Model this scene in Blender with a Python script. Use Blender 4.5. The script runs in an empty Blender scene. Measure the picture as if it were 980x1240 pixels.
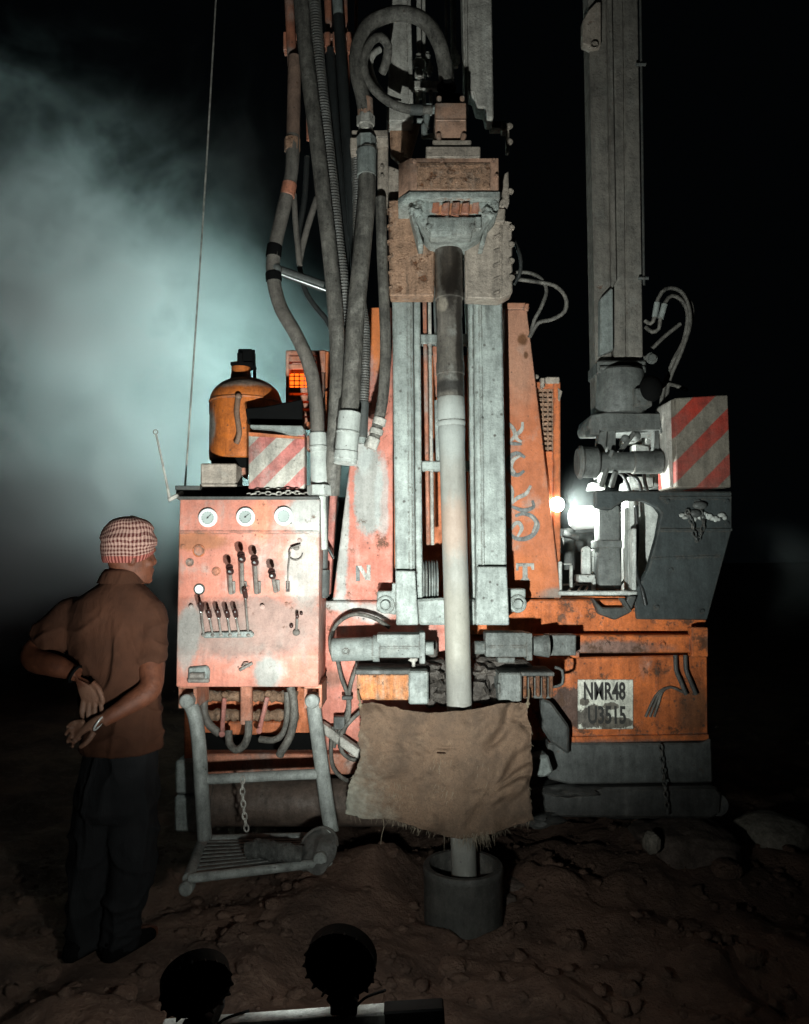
import bpy, bmesh, math, random
from mathutils import Vector, Matrix, noise
random.seed(11)
sc = bpy.context.scene
COL = sc.collection
# ------------------------------------------------------------------ camera geometry
F = 895.0; CX, CY = 490.0, 620.0; CAMZ = 1.5; PITCH = math.radians(3.8)
_c, _s = math.cos(PITCH), math.sin(PITCH)
def P(px, py, Y):
    """real-world point that stands at depth Y metres in the direction of photo pixel (px, py)"""
    a = (px - CX) / F; b = (CY - py) / F
    d = Vector((a, _c - b * _s, _s + b * _c))
    return Vector((0, 0, CAMZ)) + d * (Y / d.y)
def M(px, Y): return px * Y / F           # pixels to metres at a depth

# ------------------------------------------------------------------ mesh builder
class MB:
    def __init__(s): s.v = []; s.f = []; s.fm = []; s.sm = []; s.uv = {}; s.mats = []; s.cur = 0
    def use(s, m):
        if m not in s.mats: s.mats.append(m)
        s.cur = s.mats.index(m); return s
    def raw(s, vs, fs, sm=True):
        b = len(s.v); s.v.extend(Vector(v) for v in vs)
        for f in fs: s.f.append([b + i for i in f]); s.fm.append(s.cur); s.sm.append(sm)
        return s
    def merge(s, bm, bevel=0, seg=1, sm=False):
        bmesh.ops.recalc_face_normals(bm, faces=bm.faces)
        if bevel > 0:
            es = [e for e in bm.edges if e.is_manifold and e.calc_face_angle(0) > 0.35]
            try: bmesh.ops.bevel(bm, geom=es, offset=bevel, segments=seg, affect='EDGES', profile=0.5, clamp_overlap=True)
            except Exception: pass
        bm.verts.index_update()
        s.raw([v.co.copy() for v in bm.verts], [[v.index for v in f.verts] for f in bm.faces], sm)
        bm.free(); return s
    def prism(s, front, back, bevel=0.004, seg=1):
        n = len(front); bm = bmesh.new()
        A = [bm.verts.new(p) for p in front]; B = [bm.verts.new(p) for p in back]
        bm.faces.new(A); bm.faces.new(B[::-1])
        for i in range(n):
            j = (i + 1) % n
            bm.faces.new((A[j], A[i], B[i], B[j]))
        return s.merge(bm, bevel, seg)
    def poly(s, pts, Y, depth, bevel=0.004, seg=1):
        """flat shape facing the viewer, front at depth Y, going straight back by depth"""
        fr = [P(x, y, Y) for x, y in pts]
        return s.prism(fr, [p + Vector((0, depth, 0)) for p in fr], bevel, seg)
    def fbox(s, x0, y0, x1, y1, Y, depth, bevel=0.004, seg=1):
        return s.poly([(x0, y0), (x1, y0), (x1, y1), (x0, y1)], Y, depth, bevel, seg)
    def wbox(s, lo, hi, bevel=0.004, rot=None, at=None):
        x0, y0, z0 = lo; x1, y1, z1 = hi
        fr = [Vector(p) for p in ((x0, y0, z0), (x1, y0, z0), (x1, y0, z1), (x0, y0, z1))]
        bk = [Vector((p.x, y1, p.z)) for p in fr]
        if rot is not None:
            fr = [rot @ p + at for p in fr]; bk = [rot @ p + at for p in bk]
        return s.prism(fr, bk, bevel)
    def beam(s, p0, p1, w, h, bevel=0.003, up=Vector((0, 0, 1))):
        p0 = Vector(p0); p1 = Vector(p1); d = (p1 - p0).normalized()
        a = d.cross(up)
        if a.length < 1e-3: a = d.cross(Vector((0, 1, 0)))
        a.normalize(); b = a.cross(d)
        q = [a * w / 2 + b * h / 2, -a * w / 2 + b * h / 2, -a * w / 2 - b * h / 2, a * w / 2 - b * h / 2]
        return s.prism([p0 + k for k in q], [p1 + k for k in q], bevel)
    def rings(s, rings, closed_ends=True, uv=False):
        n = len(rings[0]); b = len(s.v)
        for r in rings: s.v.extend(Vector(p) for p in r)
        for i in range(len(rings) - 1):
            for j in range(n):
                k = (j + 1) % n
                s.f.append([b + i * n + j, b + i * n + k, b + (i + 1) * n + k, b + (i + 1) * n + j]); s.fm.append(s.cur); s.sm.append(True)
                if uv:
                    s.uv[len(s.f) - 1] = [(j / n, i), ((j + 1) / n, i), ((j + 1) / n, i + 1), (j / n, i + 1)]
        if closed_ends:
            s.f.append([b + j for j in range(n)][::-1]); s.fm.append(s.cur); s.sm.append(True)
            e = b + (len(rings) - 1) * n
            s.f.append([e + j for j in range(n)]); s.fm.append(s.cur); s.sm.append(True)
        return s
    def sweep(s, pts, rad, n=12, caps=True):
        """tube through world points; rad a number or one per point"""
        pts = [Vector(p) for p in pts]; m = len(pts)
        rad = [rad] * m if not hasattr(rad, '__len__') else rad
        t0 = (pts[1] - pts[0]).normalized()
        a = t0.cross(Vector((0, 1, 0)))
        if a.length < 1e-3: a = t0.cross(Vector((1, 0, 0)))
        a.normalize(); R = []
        for i in range(m):
            t = (pts[min(i + 1, m - 1)] - pts[max(i - 1, 0)])
            if t.length < 1e-9: t = t0
            t = t.normalized()
            a = (a - t * a.dot(t)); a.normalize(); b = t.cross(a)
            R.append([pts[i] + (a * math.cos(2 * math.pi * j / n) + b * math.sin(2 * math.pi * j / n)) * rad[i] for j in range(n)])
        return s.rings(R, caps)
    def hose(s, path, rpx, step=0.02, n=14, corr=0.0, pitch=0.0125, wob=0.0):
        """path of (px, py, Y) smoothed; corr = depth of corrugation in metres"""
        q = smooth([P(*p) for p in path], step if corr == 0 else pitch / 4)
        Y = sum(p[2] for p in path) / len(path); r = M(rpx, Y)
        rad = []; acc = 0
        for i, p in enumerate(q):
            if i: acc += (q[i] - q[i - 1]).length
            k = r
            if corr: k = r - corr * (0.5 - 0.5 * math.cos(2 * math.pi * acc / pitch))
            elif wob: k = r * (1 + wob * noise.noise(Vector((acc * 9, r * 100, path[0][0]))))
            rad.append(k)
        return s.sweep(q, rad, n)
    def cyl(s, p0, p1, r0, r1=None, n=20, bev=0.0):
        p0 = Vector(p0); p1 = Vector(p1); r1 = r0 if r1 is None else r1
        if bev:
            d = (p1 - p0).normalized() * bev
            return s.sweep([p0, p0 + d, p1 - d, p1], [r0 - bev, r0, r1, r1 - bev], n)
        return s.sweep([p0, p1], [r0, r1], n)
    def lathe(s, p0, p1, prof, n=28):
        """prof: list of (t along p0->p1, radius)"""
        p0 = Vector(p0); p1 = Vector(p1)
        d = (p1 - p0).normalized(); L = (p1 - p0)
        a = d.cross(Vector((0, 1, 0)))
        if a.length < 1e-3: a = d.cross(Vector((1, 0, 0)))
        a.normalize(); b = d.cross(a); R = []
        for t, r in prof:
            c = p0 + L * t
            R.append([c + (a * math.cos(2 * math.pi * j / n) + b * math.sin(2 * math.pi * j / n)) * max(r, 1e-4) for j in range(n)])
        return s.rings(R)
    def lump(s, c, rx, ry, rz, seed=0.0, rough=.35, sub=3):
        bm = bmesh.new(); bmesh.ops.create_icosphere(bm, subdivisions=sub, radius=1)
        for q in bm.verts:
            p = q.co.copy(); k = 1 + rough * noise.noise(p * 1.4 + Vector((seed, 0, 0))) + rough * .5 * noise.noise(p * 4 + Vector((0, seed, 0)))
            q.co = Vector((p.x * rx * k, p.y * ry * k, p.z * rz * k)) + Vector(c)
        return s.merge(bm, sm=True)
    def bolt(s, px, py, Y, rpx=4, h=0.012, washer=True):
        c = P(px, py, Y); r = M(rpx, Y)
        if washer: s.cyl(c, c + Vector((0, -0.003, 0)), r * 1.45, n=16)
        return s.cyl(c + Vector((0, -0.003, 0)), c + Vector((0, -h, 0)), r, r * 0.95, n=6)
    def ball(s, c, rx, ry=None, rz=None, n=14, m=9):
        c = Vector(c); ry = rx if ry is None else ry; rz = rx if rz is None else rz; R = []
        for i in range(m + 1):
            th = math.pi * i / m; k = max(math.sin(th), 0.02)
            R.append([c + Vector((rx * k * math.cos(2 * math.pi * j / n), ry * k * math.sin(2 * math.pi * j / n), rz * math.cos(th))) for j in range(n)])
        return s.rings(R[::-1])
    def torus(s, c, ax, R, r, n=24, m=8, sx=1.0, xdir=None, arc=1.0):
        c = Vector(c); ax = Vector(ax).normalized()
        a = Vector(xdir) if xdir is not None else ax.cross(Vector((0.1, 0.3, 1)))
        a = (a - ax * a.dot(ax)).normalized(); b = ax.cross(a); rg = []
        N = n if arc >= 1 else n + 1
        for i in range(N):
            t = 2 * math.pi * arc * i / n
            d = a * math.cos(t) + b * math.sin(t); p = c + a * math.cos(t) * R * sx + b * math.sin(t) * R
            rg.append([p + (d * math.cos(2 * math.pi * k / m) + ax * math.sin(2 * math.pi * k / m)) * r for k in range(m)])
        if arc >= 1:
            rg.append(rg[0]); return s.rings(rg, False)
        return s.rings(rg)
    def loft(s, secs, n=24, uv=False, caps=True):
        """secs: (centre, right vector, front vector, half width, half depth, squareness)"""
        R = []
        for c, a, b, w, d, e in secs:
            ring = []
            for j in range(n):
                t = 2 * math.pi * j / n; ct, st = math.cos(t), math.sin(t)
                x = math.copysign(abs(ct) ** (2 / e), ct); y = math.copysign(abs(st) ** (2 / e), st)
                ring.append(Vector(c) + Vector(a) * x * w + Vector(b) * y * d)
            R.append(ring)
        return s.rings(R, caps, uv)
    def chain(s, pts, L=0.03, r=0.0035, w=0.010):
        q = smooth([Vector(p) for p in pts], L * 0.72)
        for i in range(len(q) - 1):
            d = (q[i + 1] - q[i]).normalized(); c = (q[i] + q[i + 1]) / 2
            side = d.cross(Vector((0, 1, 0)))
            if side.length < 1e-3: side = d.cross(Vector((1, 0, 0)))
            side.normalize(); nrm = d.cross(side)
            ax = side if i % 2 else nrm
            s.torus(c, ax, w, r, n=12, m=6, sx=(L / 2) / w, xdir=d)
        return s
    def text(s, body, px, py, Y, hpx, thick=0.003, sx=1.0, rot=0.0):
        cu = bpy.data.curves.new('t', 'FONT'); cu.body = body; cu.align_x = 'CENTER'; cu.align_y = 'CENTER'
        cu.size = M(hpx, Y) / 0.7; cu.extrude = thick / 2; cu.offset = cu.size * .022; cu.resolution_u = 3
        o = bpy.data.objects.new('t', cu); COL.objects.link(o)
        bpy.context.view_layer.update()
        me = o.evaluated_get(bpy.context.evaluated_depsgraph_get()).to_mesh()
        c = P(px, py, Y); k = math.cos(rot); q = math.sin(rot)
        vs = [c + Vector(((v.co.x * k - v.co.y * q) * sx, -v.co.z, v.co.x * q + v.co.y * k)) for v in me.vertices]
        fs = [list(p.vertices) for p in me.polygons]
        s.raw(vs, fs)
        bpy.data.objects.remove(o); bpy.data.curves.remove(cu)
        return s
    def build(s, name, mat=None, parent=None, loc=None, sharp=35, recalc=False):
        base = ROOT_LOC.get(parent.name, Vector()) if parent is not None else (Vector(loc) if loc is not None else Vector())
        me = bpy.data.meshes.new(name)
        me.from_pydata([v - base for v in s.v], [], s.f)
        if recalc:
            bm = bmesh.new(); bm.from_mesh(me); bmesh.ops.recalc_face_normals(bm, faces=bm.faces); bm.to_mesh(me); bm.free()
        mats = s.mats or [mat]
        for m in mats: me.materials.append(m)
        if s.mats:
            for p, i in zip(me.polygons, s.fm): p.material_index = i
        if s.uv:
            ul = me.uv_layers.new(name='uv')
            for p in me.polygons:
                u = s.uv.get(p.index)
                if u:
                    for k, li in enumerate(p.loop_indices): ul.data[li].uv = u[k]
        me.polygons.foreach_set('use_smooth', s.sm)
        me.set_sharp_from_angle(angle=math.radians(sharp))
        o = bpy.data.objects.new(name, me); COL.objects.link(o)
        ROOT_LOC[o.name] = base
        if parent is not None: o.parent = parent
        else: o.location = base
        return o
ROOT_LOC = {}
def smooth(pts, step):
    """Catmull-Rom through the points, resampled at about step metres"""
    out = []; n = len(pts)
    for i in range(n - 1):
        p0 = pts[i - 1] if i else pts[0] * 2 - pts[1]
        p1, p2 = pts[i], pts[i + 1]
        p3 = pts[i + 2] if i + 2 < n else pts[-1] * 2 - pts[-2]
        k = max(2, int((p2 - p1).length / step))
        for j in range(k):
            t = j / k
            out.append(0.5 * ((2 * p1) + (p2 - p0) * t + (2 * p0 - 5 * p1 + 4 * p2 - p3) * t * t + (3 * p1 - p0 - 3 * p2 + p3) * t ** 3))
    out.append(pts[-1]); return out
def empty(name, loc, label, cat, group=None, kind=None):
    o = bpy.data.objects.new(name, None); o.empty_display_size = 0.1; COL.objects.link(o)
    o.location = loc; ROOT_LOC[o.name] = Vector(loc); tag(o, label, cat, group, kind); return o
def tag(o, label=None, cat=None, group=None, kind=None):
    if label: o['label'] = label
    if cat: o['category'] = cat
    if group: o['group'] = group
    if kind: o['kind'] = kind
    return o

# ------------------------------------------------------------------ materials
class NT:
    def __init__(s, name):
        m = bpy.data.materials.new(name); m.use_nodes = True; s.m = m; s.t = m.node_tree; s.t.nodes.clear()
        s.out = s.n('ShaderNodeOutputMaterial')
    def n(s, k, **kw):
        o = s.t.nodes.new(k)
        for a, b in kw.items(): setattr(o, a, b)
        return o
    def l(s, a, b): s.t.links.new(a, b)
    def val(s, sock, v):
        if isinstance(v, bpy.types.NodeSocket): s.l(v, sock)
        else: sock.default_value = v
    def math(s, op, a, b=None, c=None, clamp=False):
        o = s.n('ShaderNodeMath', operation=op); o.use_clamp = clamp
        s.val(o.inputs[0], a)
        if b is not None: s.val(o.inputs[1], b)
        if c is not None: s.val(o.inputs[2], c)
        return o.outputs[0]
    def mix(s, f, a, b):
        o = s.n('ShaderNodeMix', data_type='RGBA')
        s.val(o.inputs[0], f)
        for i, v in ((6, a), (7, b)):
            if isinstance(v, tuple): v = (*v[:3], 1)
            s.val(o.inputs[i], v)
        return o.outputs[2]
    def noise(s, vec, scale, detail=5, rough=0.6, dist=0.0):
        o = s.n('ShaderNodeTexNoise'); s.l(vec, o.inputs['Vector'])
        o.inputs['Scale'].default_value = scale; o.inputs['Detail'].default_value = detail
        o.inputs['Roughness'].default_value = rough; o.inputs['Distortion'].default_value = dist
        return o.outputs['Fac']
    def ramp(s, f, lo, hi):
        o = s.n('ShaderNodeMapRange'); o.clamp = True; o.interpolation_type = 'SMOOTHSTEP'
        s.val(o.inputs[0], f); s.val(o.inputs[1], lo); s.val(o.inputs[2], hi)
        return o.outputs[0]
    def coord(s, scale=(1, 1, 1), off=(0, 0, 0), kind='Object'):
        tc = s.n('ShaderNodeTexCoord'); mp = s.n('ShaderNodeMapping')
        mp.inputs['Scale'].default_value = scale; mp.inputs['Location'].default_value = off
        s.l(tc.outputs[kind], mp.inputs['Vector']); return mp.outputs[0]
    def xyz(s, vec):
        o = s.n('ShaderNodeSeparateXYZ'); s.l(vec, o.inputs[0]); return o.outputs
    def bsdf(s, col, rough=0.7, metal=0.0, bump=None, bstr=0.3, bdist=0.01, spec=0.4, sheen=0):
        b = s.n('ShaderNodeBsdfPrincipled')
        s.val(b.inputs['Base Color'], (*col[:3], 1) if isinstance(col, tuple) else col)
        s.val(b.inputs['Roughness'], rough); s.val(b.inputs['Metallic'], metal)
        b.inputs['Specular IOR Level'].default_value = spec
        if sheen: b.inputs['Sheen Weight'].default_value = sheen
        if bump is not None:
            k = s.n('ShaderNodeBump'); k.inputs['Strength'].default_value = bstr; k.inputs['Distance'].default_value = bdist
            s.l(bump, k.inputs['Height']); s.l(k.outputs[0], b.inputs['Normal'])
        s.l(b.outputs[0], s.out.inputs['Surface']); return b
_seed = [0]
DUST = (0.36, 0.37, 0.34); RUST = (0.10, 0.045, 0.022); MUD = (0.16, 0.115, 0.085)
def grime(name, base, dust=0.35, rust=0.2, dark=0.25, rough=0.7, metal=0.0, dcol=DUST, rcol=RUST, streak=0.4, scale=1.0, bstr=0.35,
          blobs=(), stripes=None, origin=(0, 0, 0), spots=0.3, grunge=1.0, edge=(.10, .085, .07)):
    """worn painted or bare metal: base colour, dust film, rust, dark oily stains, runs, chips"""
    t = NT(name); _seed[0] += 1; o = _seed[0] * 3.17
    v = t.coord(off=(o, o * 0.7, -o)); vs = t.coord(scale=(1, 1, 0.12), off=(-o, o, o * .4))
    raw = t.coord()
    col = (*base, 1)
    if stripes:
        c2, period, ph, wear = stripes
        x = t.xyz(raw)
        d = t.math('SUBTRACT', x[2], x[0])
        wv = t.noise(v, 14, 4); d = t.math('ADD', d, t.math('MULTIPLY', t.math('SUBTRACT', wv, 0.5), 0.01))
        fr = t.math('FRACT', t.math('ADD', t.math('DIVIDE', d, period), ph))
        msk = t.math('MULTIPLY', t.ramp(fr, 0.50, 0.53), t.ramp(fr, 1.0, 0.97))
        wn = t.ramp(t.noise(v, 22, 6, 0.7), wear, wear + 0.2)
        col = t.mix(t.math('MULTIPLY', msk, t.math('SUBTRACT', 1, wn)), base, c2)
    n1 = t.noise(v, 3.2 * scale, 8, 0.62)
    col = t.mix(t.math('MULTIPLY', t.ramp(n1, 0.35, 0.7), 0.55), col, tuple(min(1, c * 0.6) for c in base) if not stripes else (0.12, 0.10, 0.08))
    nd = t.noise(v, 5.5 * scale, 9, 0.68, 0.4); nst = t.noise(vs, 16 * scale, 6, 0.62)
    mixn = t.math('ADD', t.math('MULTIPLY', nd, 1 - streak * .6), t.math('MULTIPLY', nst, streak * .6))
    k = 0.72 - 0.42 * dust
    dm = t.ramp(mixn, k - 0.07, k + 0.13)
    col = t.mix(t.math('MULTIPLY', dm, min(1.0, 0.5 + dust * 0.5)), col, dcol)
    film = t.noise(v, 60 * scale, 3, 0.7)
    col = t.mix(t.math('MULTIPLY', film, dust * 0.35), col, dcol)
    for bl in blobs:
        c, rx, rz, bc, sharp = bl[:5]
        sub = t.n('ShaderNodeVectorMath', operation='SUBTRACT'); t.l(raw, sub.inputs[0]); sub.inputs[1].default_value = Vector(c) - Vector(origin)
        mu = t.n('ShaderNodeVectorMath', operation='MULTIPLY'); t.l(sub.outputs[0], mu.inputs[0]); mu.inputs[1].default_value = (1 / rx, 0, 1 / rz)
        ln = t.n('ShaderNodeVectorMath', operation='LENGTH'); t.l(mu.outputs[0], ln.inputs[0])
        e = t.math('ADD', ln.outputs['Value'], t.math('MULTIPLY', t.math('SUBTRACT', mixn, 0.5), 1.9))
        e = t.math('ADD', e, t.math('MULTIPLY', t.math('SUBTRACT', film, 0.5), 0.5))
        col = t.mix(t.math('MULTIPLY', t.ramp(e, 1.0 + sharp, 1.0 - sharp), bl[5] if len(bl) > 5 else 0.9), col, bc)
    nr = t.noise(v, 11 * scale, 9, 0.72)
    kr = 0.74 - 0.3 * rust
    rm = t.ramp(nr, kr - 0.03, kr + 0.06)
    col = t.mix(t.math('MULTIPLY', rm, 0.9 if rust > 0 else 0), col, rcol)
    nk = t.noise(vs, 7 * scale, 7, 0.66); kk = 0.74 - 0.3 * dark
    col = t.mix(t.math('MULTIPLY', t.ramp(nk, kk - 0.04, kk + 0.12), 0.75), col, (0.03, 0.027, 0.024))
    if spots:
        vo = t.n('ShaderNodeTexVoronoi'); t.l(v, vo.inputs['Vector']); vo.inputs['Scale'].default_value = 26 * scale; vo.inputs['Randomness'].default_value = 1
        sp = t.math('ADD', vo.outputs['Distance'], t.math('MULTIPLY', t.math('SUBTRACT', film, .5), .25))
        rs = t.ramp(sp, 0.05 + spots * .22, 0.02 + spots * .1)
        gate = t.ramp(t.noise(v, 4.1, 3), 0.45, 0.6)
        col = t.mix(t.math('MULTIPLY', t.math('MULTIPLY', rs, gate), 0.8), col, (0.05, 0.04, 0.033))
    g1 = t.noise(v, 13 * scale, 10, 0.76); g2 = t.noise(vs, 30 * scale, 8, 0.7); g3 = t.noise(v, 150, 3, .7)
    gr = t.n('ShaderNodeMapRange'); t.l(t.math('ADD', t.math('MULTIPLY', g1, .6), t.math('MULTIPLY', g2, .4)), gr.inputs[0]); gr.inputs[1].default_value = .36; gr.inputs[2].default_value = .62
    gr.inputs[3].default_value = 1 - .6 * grunge; gr.inputs[4].default_value = 1 + .22 * grunge
    g = t.math('MULTIPLY', gr.outputs[0], t.math('ADD', 1 - .22 * grunge, t.math('MULTIPLY', t.ramp(g3, .36, .5), .24 * grunge)))
    if edge:
        bv = t.n('ShaderNodeBevel'); bv.samples = 3; bv.inputs[0].default_value = .011
        ge = t.n('ShaderNodeNewGeometry'); dt = t.n('ShaderNodeVectorMath', operation='DOT_PRODUCT'); t.l(bv.outputs[0], dt.inputs[0]); t.l(ge.outputs['Normal'], dt.inputs[1])
        em = t.math('SUBTRACT', 1, dt.outputs['Value'])
        em = t.math('MULTIPLY', t.ramp(em, .012, .10), t.ramp(t.noise(v, 24, 7, .75), .44, .55))
        col = t.mix(t.math('MULTIPLY', em, .8), col, edge)
    mg = t.n('ShaderNodeVectorMath', operation='SCALE'); t.l(col, mg.inputs[0]); t.l(g, mg.inputs['Scale']); col = mg.outputs[0]
    h = t.math('ADD', t.math('MULTIPLY', nd, 0.7), t.math('MULTIPLY', film, 0.35)); h = t.math('ADD', h, t.math('MULTIPLY', g1, .5))
    h = t.math('SUBTRACT', h, t.math('MULTIPLY', rm, 0.25))
    rg = t.math('ADD', rough, t.math('MULTIPLY', dm, 0.2))
    rg = t.math('SUBTRACT', rg, t.math('MULTIPLY', t.ramp(g1, .44, .60), .22))
    t.bsdf(col, rg, metal, h, bstr, 0.016, 0.4)
    return t.m
def plain(name, col, rough=0.6, metal=0.0, bscale=60, bstr=0.2, var=0.4, spec=0.4):
    t = NT(name); v = t.coord(); n = t.noise(v, bscale, 5); n2 = t.noise(v, 7, 5)
    c = t.mix(t.math('MULTIPLY', t.ramp(n2, .35, .7), var), col, tuple(c * .45 for c in col))
    t.bsdf(c, rough, metal, n, bstr, 0.006, spec); return t.m
def emit(name, col, strength):
    t = NT(name); e = t.n('ShaderNodeEmission'); e.inputs[0].default_value = (*col, 1); e.inputs[1].default_value = strength
    t.l(e.outputs[0], t.out.inputs[0]); return t.m
# ------------------------------------------------------------------ palette
RIGLOC = Vector((0.1, 3.8, 0))
OR = (0.60, 0.155, 0.045); ORD = (0.66, 0.155, 0.028); GREY = (0.30, 0.325, 0.305); LG = (0.35, 0.385, 0.36)
def bl(px, py, Y, rx, rz, c, sharp=0.25, amt=0.9): return (P(px, py, Y), M(rx, Y), M(rz, Y), c, sharp, amt)
m_panel = grime('panel_paint', (0.60, 0.205, 0.14), dust=.42, rust=.36, dark=.14, streak=.5, spots=.4, grunge=.6, origin=RIGLOC, blobs=[
    bl(374, 625, 3.2, 32, 24, (.40, .42, .395)), bl(366, 690, 3.2, 22, 44, (.36, .38, .355), .3, .8), bl(305, 760, 3.2, 95, 34, (.33, .25, .22), .25, .8),
    bl(325, 814, 3.1, 17, 22, (.27, .285, .265)), bl(232, 655, 3.2, 40, 10, (.30, .12, .04), .3, .6), bl(225, 770, 3.1, 14, 40, (.33, .35, .33), .3, .7),
    bl(318, 630, 3.2, 14, 30, (.62, .22, .12), .3, .6)])
m_tower = grime('tower_paint_left', (0.62, 0.19, 0.13), dust=.34, rust=.45, dark=.06, streak=.6, spots=.5, grunge=.6, origin=RIGLOC, blobs=[
    bl(446, 590, 3.5, 17, 62, (.30, .33, .31), .18), bl(440, 545, 3.5, 12, 30, (.38, .40, .38), .2), bl(463, 600, 3.5, 8, 50, (.40, .42, .40), .25, .7), bl(414, 640, 3.5, 9, 110, (.34, .36, .34), .2),
    bl(410, 732, 3.5, 22, 8, (.36, .37, .35), .3), bl(452, 742, 3.5, 26, 12, (.40, .42, .40), .3, .8), bl(402, 822, 3.5, 14, 10, (.16, .09, .06), .4, .6),
    bl(458, 400, 3.5, 12, 60, (.62, .17, .02), .3, .7)])
m_pillar = grime('pillar_paint', (0.58, 0.16, 0.055), dust=.34, rust=.10, dark=.04, streak=.4, spots=.4, grunge=.55, origin=RIGLOC, blobs=[
    bl(626, 420, 3.5, 30, 70, (.40, .24, .17), .5, .7), bl(633, 412, 3.5, 6, 8, (.12, .05, .02), .4), bl(637, 430, 3.5, 3, 5, (.12, .05, .02), .4),
    bl(672, 722, 3.5, 18, 9, (.24, .2, .17), .3), bl(634, 700, 3.5, 26, 30, (.62, .17, .045), .5, .6)])
m_body = grime('body_paint', ORD, dust=.22, rust=.58, dark=.30, streak=.4, spots=.8, origin=RIGLOC, blobs=[
    bl(700, 858, 3.47, 40, 26, (.06, .045, .038), .09, .92), bl(838, 862, 3.47, 20, 30, (.12, .06, .03), .4, .8), bl(760, 905, 3.47, 120, 9, (.13, .11, .10), .4, .8),
    bl(740, 785, 3.42, 60, 9, (.15, .13, .12), .35, .8)])
m_orange = grime('orange_paint', OR, dust=.22, rust=.2, dark=.15, spots=.4)
m_orange2 = grime('dusty_orange_paint', (0.50, .17, .09), dust=.45, rust=.2, dark=.1, spots=.4)
m_rail = grime('rail_steel', LG, dust=.25, rust=.16, dark=.42, streak=.75, dcol=(.43, .475, .445), spots=.8, bstr=.6, grunge=.9)
m_mast = grime('weathered_mast_steel', (.50, .47, .42), dust=.3, rust=.14, dark=.15, streak=.85, dcol=(.42, .43, .40), spots=.2, bstr=.6)
m_boom = grime('boom_steel', (.20, .18, .155), dust=.35, rust=.35, dark=.2, streak=.7, dcol=(.24, .24, .215), rcol=(.13, .075, .05), spots=.4, bstr=.6)
m_grey = grime('grey_steel', (.24, .265, .25), dust=.35, rust=.1, dark=.2, spots=.3, bstr=.4)
m_dgrey = grime('dark_steel', (.07, .074, .07), dust=.3, rust=.15, dark=.3, dcol=(.15, .16, .155), spots=.2)
m_cheek = grime('cheek_plate_paint', (.050, .060, .060), dust=.18, rust=.05, dark=.2, dcol=(.12, .135, .13), spots=.2)
m_cream = grime('dusty_cast_iron', (.40, .33, .27), dust=.3, rust=.22, dark=.25, streak=.3, rcol=(.24, .11, .06), spots=.5, bstr=.7)
m_rusty = grime('rusty_cast_iron', (.42, .24, .15), dust=.25, rust=.55, dark=.35, rcol=(.20, .075, .03), streak=.2, spots=.5, bstr=.9, scale=1.6)
m_head = grime('dusty_head_casting', (.33, .34, .31), dust=.5, rust=.1, dark=.22, streak=.15, bstr=.8, scale=1.4, origin=RIGLOC, dcol=(.40, .45, .42),
               blobs=[bl(552, 252, 3.03, 32, 10, (.52, .19, .075), .2)])
m_motor = grime('motor_paint', (.46, .26, .175), dust=.35, rust=.1, dark=.12, spots=.3)
m_hose = grime('dusty_hose_rubber', (.125, .115, .10), dust=.38, rust=.22, dark=.45, dcol=(.27, .255, .225), streak=.3, spots=1.0, bstr=.6, scale=1.5, grunge=1.4)
m_hose2 = grime('brown_hose_rubber', (.13, .115, .10), dust=.35, rust=.15, dark=.25, dcol=(.25, .23, .20), spots=.5, scale=1.3)
m_hosed = grime('dark_hose_rubber', (.02, .022, .022), dust=.12, rust=0, dark=.2, dcol=(.09, .10, .095), rough=.5)
m_corr = grime('corrugated_hose_rubber', (.08, .078, .072), dust=.35, rust=.03, dark=.1, dcol=(.24, .235, .22), spots=0)
m_sleeve = grime('pale_hose_sleeve', (.42, .44, .41), dust=.5, rust=.05, dark=.12, dcol=(.46, .48, .45), spots=.3, grunge=.6)
m_black = plain('rubber_and_gap_black', (.004, .004, .004), .9, spec=.06)
m_rubber = grime('muddy_rubber', (.06, .06, .057), dust=.4, rust=.05, dark=.2, dcol=(.16, .155, .145))
m_gwhite = plain('gauge_white', (.8, .82, .8), .5)
m_gface = plain('gauge_face', (.34, .38, .36), .35)
m_knob = plain('lever_knob', (.035, .014, .012), .35)
m_steel = grime('lever_steel', (.20, .17, .15), dust=.3, rust=.2, dark=.2, spots=.2)
m_chrome = plain('bare_bright_steel', (.6, .64, .62), .3, .9)
m_white = grime('chalky_white', (.62, .64, .60), dust=.2, rust=.08, dark=.12, spots=.3)
m_redh = grime('faded_red_handle', (.42, .13, .10), dust=.35, rust=.1, dark=.1)
m_mud = grime('caked_mud', (.30, .17, .10), dust=.3, rust=.4, dark=.2, scale=2, bstr=1.2, rcol=(.16, .07, .03))
m_stripeL = grime('faded_hazard_stripes', (.48, .45, .39), dust=.35, rust=.03, dark=.04, streak=.4, spots=.15, stripes=((.55, .15, .13), M(45, 3.3) , .15, .60))
m_stripeR = grime('hazard_stripes', (.20, .175, .14), dust=.10, rust=.05, dark=.2, streak=.3, spots=.3, stripes=((.36, .03, .016), M(56, 3.45), .32, .66))
m_plate = grime('number_plate_paint', (.76, .75, .64), dust=.1, rust=.0, dark=.2, spots=.9, scale=2.2, streak=0, origin=RIGLOC, blobs=[bl(716, 870, 3.46, 20, 14, (.08, .06, .05), .07), bl(742, 876, 3.46, 28, 7, (.1, .08, .06), .07), bl(708, 850, 3.46, 6, 5, (.1, .08, .06), .07), bl(740, 855, 3.46, 10, 4, (.12, .10, .08), .07)])
m_ink = plain('stencil_ink', (.035, .033, .03), .7)
m_letter = grime('faded_letter_paint', (.45, .43, .39), dust=.3, rust=.05, dark=.35, scale=3, dcol=(.30, .31, .29))
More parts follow.
